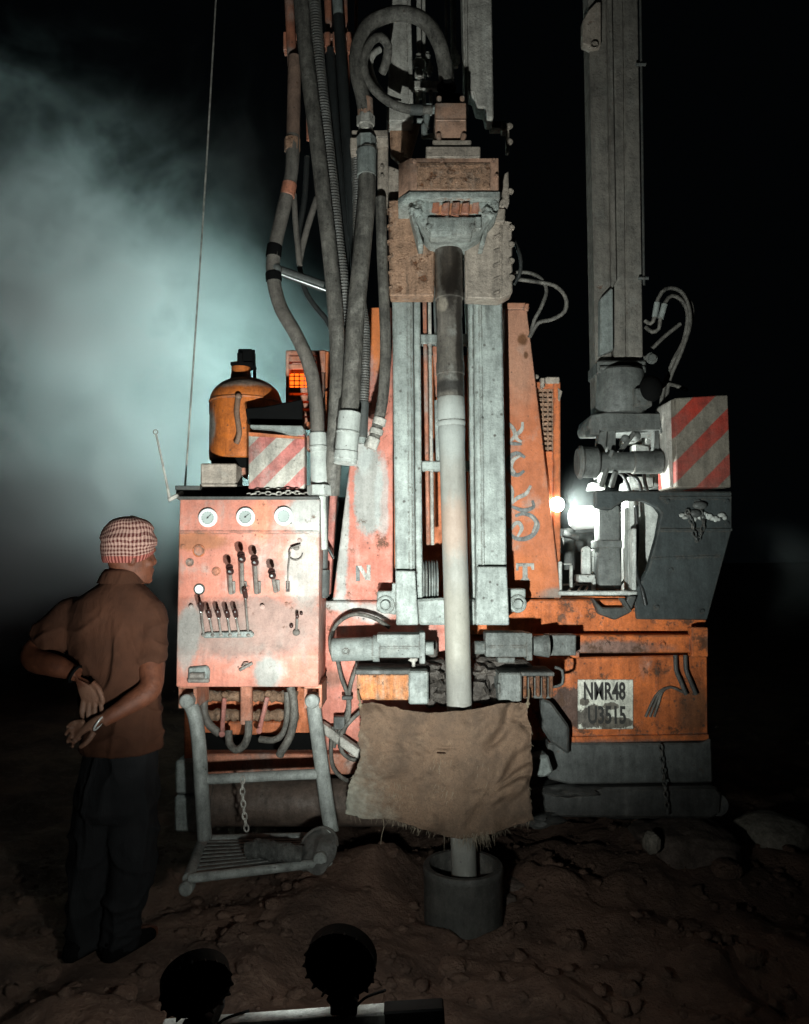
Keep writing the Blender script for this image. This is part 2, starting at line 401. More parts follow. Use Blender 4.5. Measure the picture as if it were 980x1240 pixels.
m_letterd = grime('grey_letter_paint', (.20, .205, .20), dust=.3, rust=.05, dark=.2, scale=3, dcol=(.4, .4, .37))

rig = empty('drill_rig', RIGLOC, 'orange and grey drilling rig with a tall grey mast and thick dusty hoses', 'drilling rig')
RIG = rig
def part(mb, name, mat=None, parent=None, **k): return mb.build(name, mat, parent or RIG, **k)
def one(name, mat, fn, parent=None, **k):
    b = MB(); fn(b); return part(b, name, mat, parent, **k)

m_jack = grime('oily_jack_steel', (.115, .12, .112), dust=.35, rust=.1, dark=.3, dcol=(.165, .175, .165), spots=.3, bstr=.5)
m_clamp = grime('dirty_clamp_steel', (.15, .16, .15), dust=.3, rust=.25, dark=.4, dcol=(.24, .25, .235), spots=.5, bstr=.7, scale=1.5)
# ---- tower panels, beams, body
b = MB(); b.poly([(447, 372), (476, 372), (476, 727), (403, 727)], 3.5, .14)
towerL = part(b, 'tower_panel', m_tower)
b = MB(); b.poly([(611, 369), (638, 369), (680, 724), (611, 724)], 3.5, .16)
b.fbox(609, 366, 641, 374, 3.49, .16); b.poly([(636, 367), (641, 367), (640, 377), (635, 374)], 3.48, .02)
towerR = part(b, 'tower_panel', m_pillar)
part(MB().fbox(477, 430, 611, 764, 3.66, .04), 'mast_back_plate', m_orange)
b = MB(); b.fbox(388, 728, 560, 919, 3.5, .3, .006); part(b, 'front_panel', m_tower)
b = MB(); b.fbox(561, 726, 856, 769, 3.5, .3, .006); b.fbox(561, 769, 660, 897, 3.56, .2)
part(b, 'cross_beam', m_body)
b = MB(); b.fbox(645, 769, 855, 791, 3.42, .10, .006); b.fbox(838, 760, 858, 796, 3.40, .05); b.fbox(690, 789, 702, 797, 3.41, .03)
for x in (668, 735, 802): b.bolt(x, 780, 3.42, 3)
part(b, 'shelf_rail', m_body)
b = MB(); b.poly([(652, 797), (857, 793), (858, 897), (676, 900), (660, 870)], 3.47, .3, .006)
b.poly([(668, 893), (859, 889), (859, 897), (668, 901)], 3.455, .04, .003); b.fbox(795, 800, 797, 892, 3.467, .01, .001)
body = part(b, 'service_panel', m_body)
b = MB()
for x, q in ((822, 0), (834, 0)):
    b.hose([(x - 4, 793, 3.45), (x - 3, 812, 3.45), (x + 2, 824, 3.45), (x + 9, 841, 3.45)], 2.6)
part(b, 'cable', m_rubber, body)
for k in range(3): one('cable', m_hose2, lambda b: b.hose([(829, 839, 3.465), (812, 832, 3.46), (798 + k * 2, 838, 3.46), (790 + k * 4, 850, 3.46), (782 + k * 5, 868, 3.465)], 1.6), body)
b = MB(); b.fbox(700, 823, 767, 883, 3.464, .01, .001); plate = part(b, 'number_plate', m_plate, body)
b = MB(); b.text('NMR48', 732, 838, 3.462, 20, .003, .56)
b.text('U3515', 735, 867, 3.462, 20, .003, .60)
part(b, 'lettering', m_ink, None) if False else b.build('lettering', m_ink, body)
# base: beams, tank, skids
part(MB().poly([(664, 900), (850, 900), (862, 894), (864, 948), (690, 950), (664, 944)], 3.44, .3, .008), 'base_beam', grime('worn_beam_paint', (.11, .115, .11), dust=.35, rust=.3, dark=.35, dcol=(.19, .195, .185), spots=.4))
b = MB(); b.poly([(640, 956), (866, 952), (875, 960), (874, 986), (862, 992), (640, 990)], 3.40, .5, .012)
b.cyl(P(868, 974, 3.42), P(868, 974, 3.8), M(13, 3.42), n=20); b.lump(P(690, 957, 3.42), .14, .06, .02, 4.4, .5); b.lump(P(650, 990, 3.4), .10, .08, .03, 2.4, .6)
part(b, 'skid_beam', m_rubber)
b = MB(); b.cyl(P(236, 971, 3.56), P(640, 971, 3.56), M(27, 3.56), n=36); b.cyl(P(236, 971, 3.56), P(262, 971, 3.56), M(29, 3.56), n=36)
part(b, 'air_tank', grime('tank_paint', (.13, .09, .07), dust=.3, rust=.2, dark=.3, dcol=(.22, .20, .175)))
part(MB().fbox(212, 921, 240, 962, 3.36, .35, .01), 'base_block', m_grey)
part(MB().fbox(211, 964, 242, 1008, 3.38, .35, .01), 'base_block', m_grey)
b = MB(); b.fbox(236, 913, 432, 938, 3.43, .12, .005); b.bolt(278, 927, 3.43, 3); b.bolt(298, 928, 3.43, 4)
part(b, 'lower_beam', m_orange2)
b = MB(); b.fbox(236, 830, 388, 912, 3.52, .05); b.fbox(223, 838, 237, 921, 3.40, .25); part(b, 'rear_skirt', m_orange)
# crawler behind, carries the rig
for sx in (-.72, 1.1):
    b = MB(); fr = []; 
    for i in range(24):
        a = 2 * math.pi * i / 24; fr.append(Vector((sx, 5.0 + (1.05 + .0) * math.copysign(min(1, abs(math.cos(a)) * 1.15), math.cos(a)), .30 + .29 * math.sin(a))))
    b.prism(fr, [p + Vector((.42, 0, 0)) for p in fr], .01); part(b, 'crawler_track', m_rubber)
b = MB(); b.wbox((-.75, 3.9, .45), (1.5, 6.2, .62), .02); part(b, 'chassis', m_dgrey)
b = MB(); b.wbox((-.85, 3.72, .95), (1.35, 5.6, 1.02), .01); part(b, 'deck', m_dgrey)
b = MB(); b.wbox((-.45, 4.6, 1.02), (.9, 6.1, 1.9), .03); part(b, 'engine_cover', m_dgrey)

# ---- lettering on the tower
def strokes(b, pts, w, Y, sub=5):
    q = smooth([Vector((x, y, 0)) for x, y in pts], 2.0)
    L = []; R = []
    for i, p in enumerate(q):
        t = (q[min(i + 1, len(q) - 1)] - q[max(0, i - 1)]).normalized(); n = Vector((-t.y, t.x, 0))
        k = w * (0.55 + 0.45 * math.sin(math.pi * i / (len(q) - 1)))
        L.append(p + n * k / 2); R.append(p - n * k / 2)
    b.poly([(p.x, p.y) for p in L] + [(p.x, p.y) for p in R[::-1]], Y, .005, 0)
YL = 3.4975
def glyph(m, *calls):
    b = MB(); b.use(m)
    for k, c in enumerate(calls):
        if len(c) == 2: b.use(m_letterd if c[1] < 0 else m); strokes(b, c[0], abs(c[1]), YL - .0007 * k)
        else: b.poly(c, YL - .0007 * k, .005, 0)
    return b.build('letter', None, towerR)
glyph(m_letter, [(625, 682), (647, 682), (647, 690), (644, 690), (643, 686), (639, 686), (639, 699), (642, 703), (630, 703), (633, 699), (633, 686), (628, 686), (628, 691), (625, 691)], [(625, 682), (634, 682), (634, 685), (628, 685), (628, 690), (625, 690)])
glyph(m_letter, ([(636, 554), (627, 549), (618, 553), (616, 563), (620, 573), (628, 575), (635, 570)], -6), ([(630, 552), (622, 557), (619, 566), (624, 573)], 5))
glyph(m_letter, ([(624, 625), (634, 622), (645, 626), (651, 636), (645, 648), (633, 653), (621, 650), (616, 640)], -6), ([(642, 624), (649, 633), (645, 645)], 4), ([(617, 645), (622, 636), (628, 633), (632, 640), (627, 650)], 5))
glyph(m_letter, ([(616, 537), (624, 528), (632, 520), (633, 511)], 5), ([(616, 512), (622, 520), (626, 531), (632, 535)], 5), ([(615, 537), (632, 538)], -4))
glyph(m_letter, ([(617, 612), (627, 603), (637, 598), (643, 588)], 5), ([(616, 585), (620, 594), (620, 608)], 5), ([(618, 613), (634, 618), (646, 614), (645, 606)], -5))

b = MB(); b.use(m_letter)
b.poly([(444, 684), (449, 684), (449, 703), (444, 703)], YL, .005, 0); b.poly([(433, 685), (438, 685), (448, 702), (443, 703)], YL - .001, .005, 0)
b.use(m_letterd); b.poly([(431, 685), (436, 685), (436, 704), (431, 704)], YL - .0005, .005, 0)
b.build('letter', m_letter, towerL)

# ---- mast rails
b = MB(); b.poly([(475, 352), (500, 352), (503, 700), (479, 700)], 3.30, .16, .006); b.poly([(501, 352), (509, 352), (512, 728), (504, 728)], 3.335, .10, .004)
b.poly([(493, 352), (497, 352), (500, 700), (496, 700)], 3.293, .01, .002)
part(b, 'mast_rail', m_rail)
b = MB(); b.poly([(574, 352), (608, 352), (614, 690), (577, 690)], 3.30, .16, .006); b.poly([(567, 352), (573, 352), (576, 728), (571, 728)], 3.335, .10, .004)
b.poly([(580, 352), (583, 352), (587, 690), (584, 690)], 3.293, .01, .002)
part(b, 'mast_rail', m_rail)
b = MB(); b.poly([(479, 691), (503, 691), (507, 757), (480, 757)], 3.27, .2, .004); b.poly([(503, 726), (535, 724), (577, 726), (577, 757), (507, 757)], 3.30, .12, .01)
b.poly([(578, 686), (614, 686), (617, 757), (576, 757)], 3.27, .2, .004)
part(b, 'mast_foot', m_rail)
for pts, bx, by in (([(457, 716), (475, 716), (475, 706), (480, 706), (480, 745), (456, 740)], 467, 732), ([(616, 713), (637, 713), (637, 722), (632, 741), (616, 741)], 627, 731)):
    b = MB(); b.poly(pts, 3.36, .14, .005); c = P(bx, by, 3.36); b.torus(c, (0, 1, 0), M(8.5, 3.36), M(2.6, 3.36), 20, 8); b.cyl(c, c + Vector((0, -.025, 0)), M(5.5, 3.36), n=14, bev=.003)
    part(b, 'pivot_bracket', m_rail)
b = MB(); b.poly([(476, -40), (495, -40), (500, 146), (468, 146), (470, 100)], 3.30, .10, .005); b.poly([(492, -40), (497, -40), (501, 146), (496, 146)], 3.29, .02, .002); part(b, 'upper_rail', m_mast)
b = MB(); b.poly([(559, -40), (595, -40), (598, 142), (590, 142), (588, 130), (578, 128), (574, 112), (563, 110)], 3.20, .10, .005)
b.poly([(562, -40), (566, -40), (567, 140), (564, 140)], 3.192, .02, .002); part(b, 'upper_rail', m_mast)
# cross bars between the rails and feed lines
for y in (410, 564):
    b = MB(); b.fbox(507, y - 6, 579, y + 6, 3.38, .05, .005); part(b, 'cross_bar', m_rail)
b = MB(); b.cyl(P(520, 745, 3.42), P(560, 745, 3.42), M(8, 3.42))
c0 = P(514, 702, 3.42)
for dx in (-4, 3, 9):
    b.lathe(P(516 + dx, 704, 3.42), P(521 + dx, 704, 3.42), [(0, M(26, 3.42)), (.25, M(26, 3.42)), (.5, M(22, 3.42)), (.75, M(26, 3.42)), (1, M(26, 3.42))], 30)
part(b, 'sheave', m_grey)
b = MB(); b.lathe(P(570, 700, 3.45), P(577, 700, 3.45), [(0, M(24, 3.45)), (.5, M(20, 3.45)), (1, M(24, 3.45))], 30); part(b, 'sheave', m_grey)
for x0, x1, y0, y1, Y, r, m in ((514, 519, 340, 660, 3.40, 2.6, m_orange2), (520, 524, 340, 660, 3.39, 2.2, m_mast), (527, 531, 420, 480, 3.41, 3.5, m_orange2), (529, 531, 485, 560, 3.40, 3, m_rail), (526, 528, 340, 420, 3.40, 1.5, m_chrome), (563, 566, 340, 420, 3.40, 1.5, m_chrome), (568, 572, 480, 700, 3.62, 4, m_orange)):
    one('feed_line', m, lambda b: b.cyl(P(x0, y0, Y), P(x1, y1, Y), M(r, Y), n=10))
# upper feed ropes and fittings seen above the head
for x, y1, r in ((541, 110, 1.6), (548, 95, 2.2), (552, 80, 1.2), (508, 120, 3), (514, 160, 2.2)):
    one('feed_line', m_mast, lambda b: b.cyl(P(x - 1, -40, 3.5), P(x, y1, 3.5), M(r, 3.5), n=8))
for x, y, r in ((507, 78, 7), (518, 70, 4), (520, 84, 5), (508, 91, 6), (552, 72, 6), (549, 60, 4)):
    b = MB(); b.cyl(P(x, y - r * .8, 3.42), P(x, y + r * .8, 3.42), M(r, 3.42), n=6, bev=.003); b.cyl(P(x, y - r * 1.6, 3.42), P(x, y + r * 1.6, 3.42), M(r * .55, 3.42), n=10); part(b, 'valve_fitting', m_mast)
b = MB()
b.fbox(499, 97, 535, 106, 3.4, .04); b.fbox(503, 106, 508, 128, 3.42, .03); b.fbox(520, 106, 524, 128, 3.42, .03)
part(b, 'valve_mount', m_mast)

# ---- carriage and rotation head
b = MB(); b.poly([(470, 242), (497, 240), (500, 262), (527, 288), (526, 358), (472, 358)], 3.20, .09, .006)
for i in range(6): b.poly([(469, 253 + i * 19), (475, 250 + i * 19), (476, 252.5 + i * 19), (469, 255.5 + i * 19)], 3.194, .04, .001)
part(b, 'carriage_plate', m_rusty)
b = MB(); b.poly([(563, 290), (590, 268), (612, 266), (621, 268), (621, 354), (606, 362), (564, 360)], 3.20, .09, .006); b.poly([(606, 268), (608, 268), (608, 360), (606, 360)], 3.194, .01, .001)
for i in range(5): b.poly([(598, 286 + i * 17), (607, 282 + i * 17), (607, 285 + i * 17), (598, 289 + i * 17)], 3.195, .02, .001)
for i in range(4): b.bolt(619, 276 + i * 20, 3.2, 3)
part(b, 'carriage_plate', m_cream)
b = MB(); b.poly([(457, 158), (470, 156), (470, 250), (464, 252), (457, 236)], 3.22, .08, .005); b.poly([(470, 200), (484, 205), (484, 246), (468, 246)], 3.26, .05); b.fbox(426, 157, 470, 166, 3.14, .1, .004); b.fbox(424, 166, 437, 181, 3.12, .08, .004)
for y in (203, 214): b.bolt(463, y, 3.22, 2)
part(b, 'hose_bracket', m_cream)
b = MB(); b.poly([(472, 149), (509, 149), (496, 196), (484, 196), (473, 186)], 3.38, .04, .005); part(b, 'gusset_plate', m_rusty)
b = MB(); b.poly([(605, 214), (616, 207), (617, 246), (609, 250), (602, 247), (609, 240)], 3.16, .05, .003); b.bolt(618, 232, 3.16, 3); b.fbox(596, 252, 612, 268, 3.17, .06); part(b, 'side_bracket', m_cream)
b = MB(); b.fbox(594, 146, 612, 155, 3.3, .05, .004); b.fbox(608, 148, 617, 158, 3.28, .05); b.fbox(613, 158, 617, 185, 3.3, .03)
b.bolt(617, 153, 3.28, 3); b.bolt(617, 172, 3.3, 3)
part(b, 'side_bracket', m_cream)
b = MB(); lo = P(497, 236, 3.02); hi = P(604, 191, 3.02); xl, xr, z0, z1 = lo.x, hi.x, lo.z, hi.z
fr = [Vector((x, y, z1)) for x, y in ((xl, 3.02), (xr, 3.02), (xr, 3.36), (xl - .05, 3.36), (xl - .05, 3.07))]
b.prism(fr, [Vector((p.x, p.y, z0 + .0)) for p in fr], .003)
for x, y in ((502, 196), (535, 195), (598, 195), (601, 214)): b.bolt(x, y, 3.02, 2)
gb = part(b, 'gearbox', m_motor)
b = MB(); b.fbox(505, 197, 594, 229, 3.016, .01, .002); b.poly([(507, 199), (592, 199), (592, 201), (507, 201)], 3.013, .006, 0)
random.seed(5)
for row, n0 in ((207, 13), (218, 15)):
    x = 522 if row > 210 else 526
    for k in range(n0):
        w = random.choice((2, 3, 3, 4)); 
        if random.random() < .82: b.poly([(x, row - 2.5 + random.random()), (x + w, row - 2.5), (x + w - .5 * random.random(), row + 2.5), (x, row + 2.5)], 3.0135, .006, .001)
        x += w + 1.2
b.build('name_plate', m_cream if False else m_rusty, gb)
axt = Vector((P(544, 236, 3.2).x, 3.2, z0)); axb = Vector((axt.x, 3.2, P(544, 291, 3.12).z))
b = MB(); fr = [Vector((x, y, z0 + .012)) for x, y in ((xl - .004, 3.012), (xr + .004, 3.012), (xr + .004, 3.34), (xl - .05, 3.34), (xl - .052, 3.07))]; b.prism(fr, [p - Vector((0, 0, .03)) for p in fr], .003); b.poly([(499, 239), (606, 239), (605, 252), (594, 264), (584, 276), (567, 286), (523, 286), (511, 274), (505, 262), (500, 252)], 3.045, .26, .012, 2)
b.poly([(517, 262), (577, 262), (572, 284), (521, 284)], 3.028, .1, .01, 2)
b.lathe(axt.lerp(axb, .62), axb, [(0, M(30, 3.2)), (.5, M(31, 3.2)), (.55, M(27, 3.2)), (1, M(24, 3.2))], 36)
for x, y in ((508, 247), (598, 247), (520, 276), (572, 276)): b.bolt(x, y, 3.04, 3.5, .014)
for sx in (-1, 1):
    b.poly([(547 + sx * 54, 240), (547 + sx * 50, 240), (547 + sx * 34, 296), (547 + sx * 40, 296)], 3.10, .10, .002)
b.fbox(575, 262, 583, 277, 3.03, .04, .003)
for k, (x, y) in enumerate(((505, 256), (540, 268), (562, 270), (592, 258))): b.lump(P(x, y, 3.05), .03, .02, .022, k * 2.3, .6)
part(b, 'rotation_head', m_head)
b = MB()
for k in range(5): b.poly([(524 + k * 12, 245 + (k % 2)), (533 + k * 12, 244), (532 + k * 12, 259 + (k % 3)), (522 + k * 12, 258)], 3.02 + abs(k - 2) ** 2 * .006, .05, .003)
b.build('paint_rib', m_orange2, None) if False else part(b, 'head_rib', m_orange2)
b = MB(); b.fbox(527, 124, 565, 168, 3.03, .18, .006, 2); b.fbox(527.5, 144, 564.5, 146, 3.027, .18, .002)
for x in (532, 560): b.cyl(P(x, 118, 3.05), P(x, 126, 3.05), M(3.3, 3.05), n=8); b.cyl(P(x + (-1 if x < 540 else 2), 163, 3.03), P(x, 172, 3.03), M(3.5, 3.03), n=8)
mt = part(b, 'hydraulic_motor', m_motor)
part(MB().fbox(524, 169, 571, 178, 3.018, .2, .004), 'motor_flange', m_cream); part(MB().fbox(516, 177, 582, 190, 3.008, .22, .003), 'motor_base', m_cream)
b = MB(); b.cyl(P(541, 99, 3.17), P(541, 124, 3.17), M(9, 3.17)); b.cyl(P(541, 103, 3.17), P(541, 110, 3.17), M(12, 3.17), n=6); b.fbox(527, 112, 558, 121, 3.16, .08); part(b, 'hose_coupling', m_black)
b = MB(); b.cyl(P(510, 133, 3.16), P(528, 133, 3.16), M(5, 3.16), n=8); b.cyl(P(516, 133, 3.16), P(523, 133, 3.16), M(8, 3.16), n=6)
b.cyl(P(517, 138, 3.16), P(517, 155, 3.16), M(4, 3.16)); b.cyl(P(514, 152, 3.16), P(514, 167, 3.16), M(4, 3.16)); b.cyl(P(514, 165, 3.16), P(526, 165, 3.16), M(3.5, 3.16)); b.cyl(P(505, 146, 3.18), P(518, 146, 3.18), M(3, 3.18))
part(b, 'elbow_fitting', m_grey)
# ---- hoses
def hose(name, mat, path, r, fit=(), **k):
    o = one(name, mat, lambda b: b.hose(path, r, **k))
    for p0, p1, rr, mm, n in fit:
        one('hose_fitting', mm, lambda b: b.cyl(P(*p0), P(*p1), M(rr, p0[2]), n=n, bev=.003), o)
    return o
hose('hose', m_hose2, [(355, 165, 3.30), (353, 210, 3.29), (343, 255, 3.28), (333, 300, 3.26), (331, 335, 3.25), (340, 372, 3.24), (360, 408, 3.23), (376, 446, 3.22), (383, 490, 3.22), (385, 532, 3.22)], 8.6, wob=.04,
     fit=[((385, 524, 3.22), (386, 548, 3.22), 10.5, m_sleeve, 20), ((386, 540, 3.22), (386, 544, 3.22), 11.6, m_sleeve, 20), ((354, 168, 3.30), (354, 184, 3.30), 10, m_rusty, 8), ((351, 222, 3.288), (348, 238, 3.285), 9.2, m_orange2, 18), ((333, 297, 3.262), (331, 312, 3.258), 9.4, m_black, 18), ((331, 330, 3.25), (332, 341, 3.25), 10, m_black, 10)])
b = MB(); b.hose([(357, 70, 3.32), (356, 120, 3.315), (355, 172, 3.30)], 8.5)
part(b, 'pipe', grime('rusty_pipe_paint', (.24, .15, .11), dust=.3, rust=.3, dark=.35, dcol=(.2, .2, .185)))
one('pipe', m_orange2, lambda b: b.cyl(P(349, -30, 3.34), P(354, 80, 3.33), M(6, 3.33)))
one('pipe', m_sleeve, lambda b: b.cyl(P(386, 546, 3.23), P(387, 590, 3.23), M(10.5, 3.23)).cyl(P(387, 588, 3.22), P(387, 600, 3.22), M(15, 3.22), n=6).cyl(P(387, 600, 3.25), P(392, 665, 3.3), M(8, 3.25), M(5, 3.3)))
hose('hose', m_hose, [(362, -30, 3.22), (368, 40, 3.22), (376, 110, 3.21), (385, 180, 3.2), (393, 250, 3.2), (401, 320, 3.2), (407, 390, 3.2), (409, 450, 3.2), (406, 520, 3.21), (402, 600, 3.25)], 9.6, wob=.03)
hose('corrugated_hose', m_corr, [(379, -30, 3.27), (385, 60, 3.27), (393, 140, 3.27), (402, 220, 3.27), (409, 290, 3.27), (416, 350, 3.28), (419, 420, 3.3)], 8.2, corr=.0042, pitch=.0135)
hose('hose', m_hose, [(445, 180, 3.12), (444, 240, 3.12), (439, 300, 3.11), (432, 370, 3.1), (428, 430, 3.1), (425, 480, 3.1), (422, 508, 3.1)], 11.2, wob=.02,
     fit=[((424, 499, 3.095), (418, 562, 3.09), 14, m_sleeve, 22), ((419.5, 546, 3.09), (418.5, 557, 3.09), 14.7, m_sleeve, 22), ((421.5, 522, 3.09), (421.2, 525, 3.09), 14.5, m_sleeve, 22), ((443, 166, 3.13), (444, 186, 3.13), 13, m_grey, 6), ((444, 182, 3.12), (444, 214, 3.12), 12.2, m_grey, 20)])
hose('corrugated_hose', m_corr, [(431, 182, 3.2), (433, 240, 3.2), (434, 310, 3.2), (437, 360, 3.2), (442, 400, 3.19), (442, 450, 3.19), (440, 490, 3.19)], 6.6, corr=.0038, pitch=.0115,
     fit=[((440, 486, 3.19), (438, 530, 3.19), 7.2, m_dgrey, 18), ((438, 526, 3.19), (437, 537, 3.19), 6, m_grey, 16)])
hose('hose', m_hose, [(461, 240, 3.2), (463, 310, 3.2), (466, 380, 3.19), (467, 430, 3.19), (464, 480, 3.18), (458, 512, 3.17), (452, 536, 3.17)], 6.8,
     fit=[((461, 506, 3.17), (458, 515, 3.17), 8.2, m_mast, 16), ((457, 519, 3.17), (455, 526, 3.17), 8.4, m_mast, 16), ((453.5, 530, 3.17), (448, 543, 3.17), 8.2, m_mast, 16)])
hose('hose', m_hosed, [(410, 20, 3.3), (414, 80, 3.3), (419, 150, 3.3), (425, 230, 3.3), (430, 300, 3.3), (433, 360, 3.3)], 7)
one('pipe', m_grey, lambda b: b.cyl(P(407, -30, 3.3), P(410, 24, 3.3), M(6.5, 3.3)))
hose('hose', m_hosed, [(400, 60, 3.36), (405, 140, 3.36), (412, 220, 3.36), (420, 300, 3.36), (424, 380, 3.36)], 6)
hose('hose', m_hosed, [(372, 190, 3.36), (369, 240, 3.36), (361, 290, 3.36), (364, 330, 3.36), (374, 360, 3.36), (396, 388, 3.36), (402, 402, 3.36)], 3.5)
hose('hose', m_hose2, [(384, 240, 3.38), (374, 270, 3.38), (366, 300, 3.38), (362, 320, 3.37)], 4)
hose('hose', m_hosed, [(412, 250, 3.40), (420, 285, 3.40), (425, 330, 3.40), (420, 400, 3.4)], 4)
hose('hose', m_hose2, [(356, 235, 3.33), (358, 270, 3.33), (361, 300, 3.33), (363, 322, 3.33)], 3.6)
for x0, x1, y1, r in ((396, 402, 140, 4.6), (372, 374, 170, 3), (417, 421, 110, 3.2), (432, 431, 60, 2.2)):
    one('pipe', m_orange2, lambda b: b.cyl(P(x0, -30, 3.42), P(x1, y1, 3.40), M(r, 3.4), n=12))
b = MB(); b.fbox(345, 40, 434, 47, 3.36, .04, .003); 
for x0 in (343, 393, 403, 420): b.fbox(x0, 38, x0 + 7, 57, 3.345, .06, .003); b.cyl(P(x0 + 3, 57, 3.35), P(x0 + 3, 63, 3.35), M(2.2, 3.35), n=6)
b.fbox(343, 38, 358, 60, 3.34, .05, .003)
part(b, 'pipe_clamp', m_orange2)
b = MB(); b.cyl(P(334, 326, 3.27), P(392, 347, 3.32), M(6, 3.3), M(7, 3.3)); b.ball(P(334, 326, 3.25), M(8, 3.25)); part(b, 'tie_rod', m_dgrey)
one('tie_rod', m_chrome, lambda b: b.cyl(P(338, 331, 3.26), P(396, 352, 3.3), M(1.8, 3.28)))
hose('hose', m_hose, [(444, 146, 3.14), (440, 120, 3.13), (433, 88, 3.12), (434, 55, 3.11), (447, 30, 3.11), (470, 18, 3.11), (494, 17, 3.11), (516, 27, 3.12), (531, 50, 3.13), (538, 75, 3.15), (541, 104, 3.17)], 9.4, wob=.015,
     fit=[((442, 120, 3.135), (443, 144, 3.14), 10, m_motor, 18), ((443, 140, 3.14), (443, 153, 3.14), 11.5, m_mast, 6), ((443, 152, 3.14), (443, 160, 3.14), 9, m_mast, 18)])
hose('hose', m_hose, [(523, 133, 3.15), (503, 133, 3.14), (480, 128, 3.13), (458, 113, 3.12), (443, 92, 3.11), (441, 70, 3.1), (450, 50, 3.1), (461, 45, 3.11), (470, 56, 3.13), (468, 74, 3.16), (463, 88, 3.2)], 5.6,
     fit=[((496, 132.5, 3.14), (512, 133, 3.145), 6.6, m_dgrey, 16)])
hose('hose', m_mast, [(460, 60, 3.2), (452, 66, 3.19), (448, 80, 3.19), (455, 102, 3.19), (468, 118, 3.2), (485, 124, 3.22)], 4)
hose('hose', m_hose, [(622, 330, 3.32), (640, 330, 3.31), (655, 337, 3.3), (662, 352, 3.3), (655, 373, 3.31), (647, 388, 3.33), (642, 408, 3.36)], 2.3)
hose('hose', m_hose, [(626, 338, 3.32), (648, 341, 3.3), (672, 346, 3.28), (685, 360, 3.27), (684, 377, 3.28), (668, 387, 3.3), (652, 391, 3.33), (641, 409, 3.36)], 2.5)
hose('hose', m_hosed, [(622, 290, 3.3), (630, 310, 3.28), (630, 330, 3.3), (622, 345, 3.32)], 2.4)
for pts in ([(405, 800, 3.40), (400, 780, 3.42), (407, 757, 3.43), (428, 744, 3.43), (452, 748, 3.42), (472, 760, 3.4)], [(409, 800, 3.42), (414, 822, 3.43), (421, 842, 3.43), (421, 862, 3.42), (411, 885, 3.42), (404, 905, 3.42)],
            [(437, 798, 3.42), (428, 818, 3.43), (423, 840, 3.43), (423, 864, 3.42), (416, 888, 3.42)], [(436, 862, 3.42), (422, 876, 3.41), (412, 892, 3.4), (414, 910, 3.4), (428, 920, 3.41), (445, 916, 3.43)],
            [(404, 880, 3.42), (401, 905, 3.4), (404, 930, 3.39), (418, 944, 3.4), (436, 947, 3.42)]):
    hose('hose', m_hose, pts, 2.5)
b = MB(); b.beam(P(388, 878, 3.43), P(440, 915, 3.40), .05, .04, .005); part(b, 'brace', m_mast)
b = MB(); b.fbox(404, 868, 418, 884, 3.4, .04); b.fbox(414, 843, 427, 848, 3.4, .04); part(b, 'hose_clip', m_dgrey)

# ---- control panel
def prof(x0, x1, pts, back, bev=.004):
    """panel whose front follows the (py, Y) profile, between two pixel columns"""
    b = MB(); ref = 300
    L = [(P(ref, y, Y).z, Y) for y, Y in pts]
    X_ = lambda x, Y: P(x, 700, min(Y, 3.22)).x
    ring = [(Y, z) for z, Y in L] + [(back, L[-1][0]), (back, L[0][0])]
    return b.prism([Vector((X_(x0, y), y, z)) for y, z in ring], [Vector((X_(x1, y), y, z)) for y, z in ring], bev, 2)
b = prof(216, 387, [(604, 3.20), (644, 3.20), (646, 3.215), (722, 3.215), (794, 3.10), (832, 3.10)], 3.5, .006)
b.fbox(217, 643, 386, 645.5, 3.196, .02, .001)
for x, y in ((363, 655), (222, 662), (232, 735), (318, 735), (300, 712), (378, 805), (376, 618)): b.bolt(x, y, 3.212 if y < 722 else 3.18, 2, .006)
panel = part(b, 'control_panel', m_panel)
b = MB(); b.fbox(213, 588, 384, 604, 3.30, .2, .003); b.fbox(212, 588, 242, 593, 3.24, .12, .002); b.fbox(215, 601, 386, 605, 3.19, .06, .002)
b.build('dark_gap_tray', m_dgrey, panel)  # dark tray strip also stands in for the shaded gap above the panel
for i, (x, y, a) in enumerate(((252.5, 627, 45), (298, 626, 40), (344, 625, 20))):
    b = MB(); Y = 3.198; c = P(x, y, Y); q = Vector((0, -1, 0))
    b.use(m_gwhite); b.lathe(c + q * -.005, c + q * .016, [(0, M(11.3, Y)), (.8, M(11.3, Y)), (1, M(10.2, Y)), (1, M(8.0, Y)), (.7, M(7.6, Y))], 28)
    b.use(m_gface); b.cyl(c + q * .0095, c + q * .0112, M(7.6, Y), n=24)
    b.use(m_ink)
    if i < 2:
        d = Vector((math.cos(math.radians(a)), 0, math.sin(math.radians(a)))); b.beam(c + q * .0125 - d * .006, c + q * .0125 + d * .019, .0022, .002, 0); b.cyl(c + q * .0115, c + q * .014, .004, n=10)
    for k in range(11):
        t = math.radians(-45 + 27 * k); d = Vector((math.cos(t), 0, math.sin(t))); b.beam(c + q * .0117 + d * .0215, c + q * .0117 + d * .026, .0012, .001, 0)
    b.build('gauge', None, panel)
